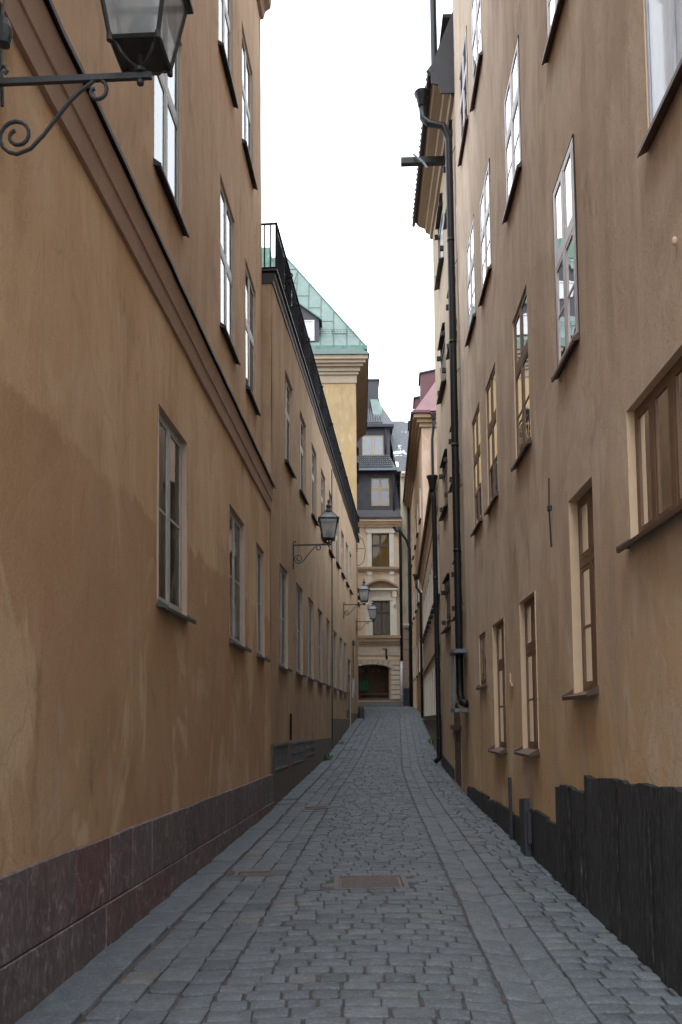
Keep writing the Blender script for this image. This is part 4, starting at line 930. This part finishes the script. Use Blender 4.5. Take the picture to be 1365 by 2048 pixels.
mb = MB(); mb.add([(2.35, 55.6, 21.4), (2.95, 55.4, 21.15), (3.4, 56.2, 21.15), (2.6, 57.2, 23.9), (2.1, 57.2, 23.9), (2.75, 57.6, 23.9)], [(0, 1, 3, 4), (1, 2, 5, 3), (0, 4, 5, 2)]); mb.build('copper_hip', 'copper', b5)
mb = MB(); mb.box(W, 1.75, 2.72, 57, 58.2, 21.5, 24.9); mb.box(W, 1.68, 2.79, 56.93, 58.27, 24.9, 25.0); mb.build('chimney', 'darksheet', b5)
downpipe(b5, [(3.35, 54.2, 14.1), (3.6, 53.78, 13.75), (3.85, 53.78, 13.6), (3.85, 53.78, 5.35)], .09)
downpipe(b5, [(3.85, 53.78, 5.3), (3.85, 53.78, 2.75)], .095, mat='lightpaint')
downpipe(b5, [(3.42, 54.3, 17.7), (3.5, 54.3, 17.4), (3.5, 54.3, 15.2)], .06, mat='darksheet')
downpipe(b5, [(3.05, 55.1, 20.9), (3.05, 55.2, 20.6), (3.05, 55.2, 19.2)], .05, mat='darksheet')

# narrow cream house at its right
b6 = thing('cream_house', (5, 54.3, 2.4), 'narrow strip of stained cream house with slate roof right of the far downpipe', 'house')
FG = lambda x, n, z: (x, 54.15-n, z)
mb = MB(); mb.box(FG, 3.93, 9, -.3, 0, 7.7, 17.6); mb.build('wall', 'f2', b6)
mb = MB(); mb.box(FG, 3.93, 9, -.3, .0, 3.6, 7.5)
for z in [3.62+.62*i for i in range(6)]: mb.box(FG, 3.96, 9, .0, .06, z+.03, z+.6)
mb.build('rusticated_wall', 'f2b', b6)
mb = MB(); mb.box(FG, 3.93, 9, -.3, .1, 7.5, 7.62); mb.box(FG, 3.93, 9, -.3, .2, 7.62, 7.74); mb.build('band', 'fs', b6)
mb = MB(); mb.box(FG, 3.93, 9, -.3, .08, 1.5, 3.6); mb.build('plinth', 'darkgranite', b6)
mb = MB(); mb.box(FG, 3.97, 9, -.3, .2, 17.3, 17.45); mb.box(FG, 3.97, 9, -.3, .35, 17.45, 17.6); mb.build('eaves_cornice', 'fs', b6)
mb = MB(); mb.add([(3.72, 53.9, 17.62), (9, 53.9, 17.62), (9, 58, 22.4), (3.3, 58, 22.4), (3.72, 62, 17.62), (9, 62, 17.62)], [(0, 1, 2, 3), (0, 3, 4), (3, 2, 5, 4), (0, 1, 5, 4)]); mb.build('roof', 'slate', b6)
mb = MB(); mb.box(W, 3.98, 9, 54.5, 62, 1.5, 17.5); mb.build('core_wall', 'f2', b6)
downpipe(b6, [FG(4.4, .12, 17.2), FG(4.4, .12, 2.5)], .07)

# ------------------------------------------------------------------ wall lanterns
def lantern(base, out, label, scale=1., yaw=0.):
    """base = point on the wall at the bar, out = unit vector away from the wall"""
    r = thing('wall_lantern', base, label, 'street lamp', 'black wall lanterns on scrolled brackets')
    bx, by, bz = base; ox, oy = out; tx, ty = -oy, ox
    def B(a, t, z): return (bx+ox*a+tx*t, by+oy*a+ty*t, bz+z)
    br = MB(); br.box(B, 0, .84, -.012, .012, -.018, .014)
    br.tube([B(.015, 0, -.46), B(.015, 0, .06)], .013, 6)
    br.tube([B(.015, 0, .06), B(.03, 0, .085), B(.055, 0, .085), B(.065, 0, .06), B(.05, 0, .045)], .01, 6)
    br.box(B, 0, .02, -.02, .02, -.52, -.42); br.box(B, 0, .02, -.02, .02, -.08, -.02)
    pts = []
    for i in range(22):   # big scroll at the wall
        a = -pi*2.9*(1-i/21)+pi*1.5; rr = .028+.075*(i/21)
        pts.append((.125+rr*cos(a), -.30+rr*sin(a)))
    end = pts[-1]
    q = [(.20, -.375), (.27, -.30), (.33, -.22), (.40, -.13), (.46, -.07), (.51, -.035)]
    pts += q
    for i in range(14):
        a = pi*.5-pi*1.9*(i/13); rr = .055*(1-i/13)+.016
        pts.append((.545+rr*cos(a), -.075+rr*sin(a)))
    br.tube([B(a, 0, z) for a, z in pts], .0105, 7)
    for a in (.78,): br.lathe(B(a, 0, -.055), [(.006, 0), (.018, .008), (.02, .022), (.012, .038)], 10)
    br.build('bracket', 'iron', r)
    c = B(.78, 0, 0); sq = math.sqrt(2)
    def Q(u, v, z): # lantern frame, square to the wall, turned by yaw
        cy, sy = cos(yaw), sin(yaw); a = u*cy-v*sy; t = u*sy+v*cy
        return (c[0]+ox*a+tx*t, c[1]+oy*a+ty*t, c[2]+z)
    f = MB(); zb, zt = .12, .53; wb, wt = .125, .195
    f.lathe(c, [(.03, .015), (.036, .03), (.02, .045)], 10)
    for u, v in ((1, 1), (1, -1), (-1, 1), (-1, -1)):
        f.tube([Q(u*.012, v*.012, .035), Q(u*.045, v*.045, .045), Q(u*.078, v*.078, .07), Q(u*.095, v*.095, .10), Q(u*.125, v*.125, .12)], .0085, 6)
        f.tube([Q(u*.125, v*.125, .095), Q(u*.125, v*.125, .135)], .016, 6)
        f.tube([Q(u*wb, v*wb, zb), Q(u*wt, v*wt, zt)], .012, 4)
        f.tube([Q(u*.20, v*.20, zt+.02), Q(u*.075, v*.075, .70)], .009, 4)
    for (z, w_, t) in ((zb, wb, .012), (zt, wt, .014)):
        cs = [(w_, w_), (-w_, w_), (-w_, -w_), (w_, -w_)]
        for p, q_ in zip(cs, cs[1:]+cs[:1]): f.tube([Q(*p, z), Q(*q_, z)], t, 4)
    o_ = .228
    def rimbox(z0, z1, w0, w1):
        vs = [Q(u*w, v*w, z) for z, w in ((z0, w0), (z1, w0), (z1, w1), (z0, w1)) for u, v in ((1, 1), (-1, 1), (-1, -1), (1, -1))]
        fs = []
        for l in range(4):
            m = (l+1) % 4
            for i in range(4): fs.append((l*4+i, l*4+(i+1) % 4, m*4+(i+1) % 4, m*4+i))
        f.add(vs, fs)
    rimbox(zt+.0, zt+.022, o_, .19)
    f.build('lantern_frame', 'iron', r)
    bp = MB(); bp.add([Q(u*.118, v*.118, z) for z in (.112, .122) for u, v in ((1, 1), (-1, 1), (-1, -1), (1, -1))], [(0, 1, 2, 3), (4, 5, 6, 7), (0, 1, 5, 4), (1, 2, 6, 5), (2, 3, 7, 6), (3, 0, 4, 7)]); bp.build('bottom_plate', 'iron', r)
    g = MB()
    cs = [(1, 1), (-1, 1), (-1, -1), (1, -1)]
    for (u, v), (u2, v2) in zip(cs, cs[1:]+cs[:1]): g.quad(Q(u*wb, v*wb, zb), Q(u2*wb, v2*wb, zb), Q(u2*wt, v2*wt, zt), Q(u*wt, v*wt, zt)); g.quad(Q(u*.2, v*.2, zt+.015), Q(u2*.2, v2*.2, zt+.015), Q(u2*.073, v2*.073, .70), Q(u*.073, v*.073, .70))
    g.build('glass', 'frost', r, fix=False)
    k = MB(); k.lathe(c, [(.085, .69), (.09, .705), (.088, .73), (.06, .745), (.045, .78), (.043, .81), (.058, .825), (.062, .84), (.04, .855), (.025, .885), (.014, .91), (.02, .925), (.025, .945), (.018, .965), (.004, .985)], 14)
    k.build('cap', 'iron', r, smooth=True)
    k = MB(); k.lathe(c, [(.012, .05), (.012, .125), (.05, .135), (.07, .15), (.068, .22), (.045, .29), (.02, .33)], 12); k.build('lamp_holder', 'iron', r, smooth=True)
    return r
o1 = Vector((L1.n[0], L1.n[1])); 
lantern(L1(4.28, .02, 4.98), L1.n, 'large near wall lantern cut by the top edge at the left of the ochre house')
lantern(L2(2.82, .0, 5.40), L2.n, 'wall lantern between the two window rows near the start of the railed house', yaw=.12)
lantern(L2(16.3, .0, 5.93), L2.n, 'higher and larger of the two small distant lanterns in front of the far peach house')
lantern(L2(23.3, .0, 6.1), L2.n, 'smallest and farthest wall lantern beside the far upper shuttered window')
# cable box by the near lantern
mb = MB(); mb.lathe(L1(4.33, .04, 5.22), [(.01, 0), (.035, .01), (.045, .05), (.045, .1), (.03, .15)], 10); mb.tube([L1(4.33, .03, 5.36), L1(4.33, .03, 5.75)], .012, 6); mb.tube([L1(4.33, .03, 5.2), L1(4.35, .03, 4.9)], .01, 6); mb.build('cable_box', 'iron', b1)

# ------------------------------------------------------------------ small street things
mb = MB(); mb.org = L2(23.6, .5, 1.6); cx, cy, _ = L2(23.5, .22, 0)
mb.lathe((cx, cy, gz(cx, cy)-.1), [(.15, 0), (.15, .1), (.14, .5), (.12, .62), (.07, .68)], 12)
mb.org = (cx, cy, gz(cx, cy)); tag(mb.build('guard_stone', 'darkgranite', smooth=True), 'dark round-topped guard stone standing at the corner before the shop window', 'bollard')
mb = MB(); mb.org = L2(19.35, .2, 2.5); S_ = []
for i in range(9):
    a = -.9+1.8*i/8
    for z, w_ in ((2.5, .75), (2.85, .95), (3.2, 1.)): S_.append(L2(18.3+.13*sin(a)*w_, .06+.22*cos(a)*w_, z))
mb.add(S_, [(3*i+j, 3*i+3+j, 3*i+4+j, 3*i+1+j) for i in range(8) for j in range(2)])
mb.add([L2(18.2, 0, 2.5), L2(18.4, 0, 2.5), L2(18.4, .1, 3.2), L2(18.2, .1, 3.2)], [(0, 1, 2, 3)])
mb.org = L2(18.3, .02, 2.5); tag(mb.build('wall_bin', 'lightpaint', smooth=True, fix=False), 'bright curved metal bin fixed to the wall beside the grey door', 'bin')
def weed(x, y, n, h, label, seed):
    random.seed(seed); mb = MB(); z0 = gz(x, y)-.02; mb.org = (x, y, z0)
    for i in range(n):
        a = rnd(0, 2*pi); l = rnd(.4, 1)*h; bx, by = x+rnd(-.12, .12), y+rnd(-.35, .35); dx, dy = cos(a), sin(a); w = rnd(.012, .028)
        p = [(bx+dx*l*t*.6, by+dy*l*t*.6, z0+l*math.sin(t*1.8)*.9) for t in (0, .4, .75, 1)]
        vs = []
        for (q, ww) in zip(p, (.3, 1, .8, .05)): vs += [(q[0]-dy*w*ww, q[1]+dx*w*ww, q[2]), (q[0]+dy*w*ww, q[1]-dx*w*ww, q[2])]
        mb.add(vs, [(0, 1, 3, 2), (2, 3, 5, 4), (4, 5, 7, 6)])
    tag(mb.build('weed', 'leaf', fix=False), label, 'plant')
weed(-.43, 24.2, 34, .22, 'tuft of green weeds growing at the foot of the long left wall', 3)
weed(3.0, 28.3, 55, .22, 'tuft of green weeds growing along the foot of the low grey house', 4)
weed(-.05, 28.6, 20, .12, 'few small green weeds beside the thin vertical drain line', 5)

# ------------------------------------------------------------------ light, world, camera
SUN_EL, SUN_RZ = radians(58), radians(200)
w = bpy.data.worlds.new('World'); bpy.context.scene.world = w; w.use_nodes = True; nt = w.node_tree; nt.nodes.clear()
out = nd(nt, 'ShaderNodeOutputWorld'); bg = nd(nt, 'ShaderNodeBackground'); bg.inputs[1].default_value = .1
sk = nd(nt, 'ShaderNodeTexSky', sky_type='NISHITA'); sk.sun_disc = False; sk.sun_elevation = SUN_EL; sk.sun_rotation = SUN_RZ
tc = nd(nt, 'ShaderNodeTexCoord')
cl = noi(nt, tc.outputs['Generated'], 1.6, 4, .5, (1, 1, 2)); cc = mixc(nt, rmp(nt, cl, .35, .7), (9.5, 10.3, 11.3, 1), (10.2, 10.7, 11.3, 1))
nt.links.new(mixc(nt, .9, sk.outputs[0], cc), bg.inputs[0]); nt.links.new(bg.outputs[0], out.inputs[0])
sl = bpy.data.lights.new('sun', 'SUN'); sl.energy = .5; sl.angle = radians(25); sl.color = (1, .97, .93)
so = bpy.data.objects.new('sun', sl); C.objects.link(so); so.rotation_euler = (radians(90)-SUN_EL, 0, pi-SUN_RZ+radians(0))
cam = bpy.data.cameras.new('camera'); co = bpy.data.objects.new('camera', cam); C.objects.link(co)
from mathutils import Matrix
co.matrix_world = Matrix.Translation((0, 0, 1.6)) @ Matrix.Rotation(radians(90+3.9), 4, 'X') @ Matrix.Rotation(radians(-.4), 4, 'Z')
cam.sensor_width = 36; cam.lens = 1700/2048*36; cam.shift_y = 301/2048; cam.clip_end = 600; cam.clip_start = .05
sc = bpy.context.scene; sc.camera = co
sc.view_settings.view_transform = 'Standard'; sc.view_settings.look = 'None'; sc.view_settings.exposure = 1.62; sc.view_settings.gamma = 1
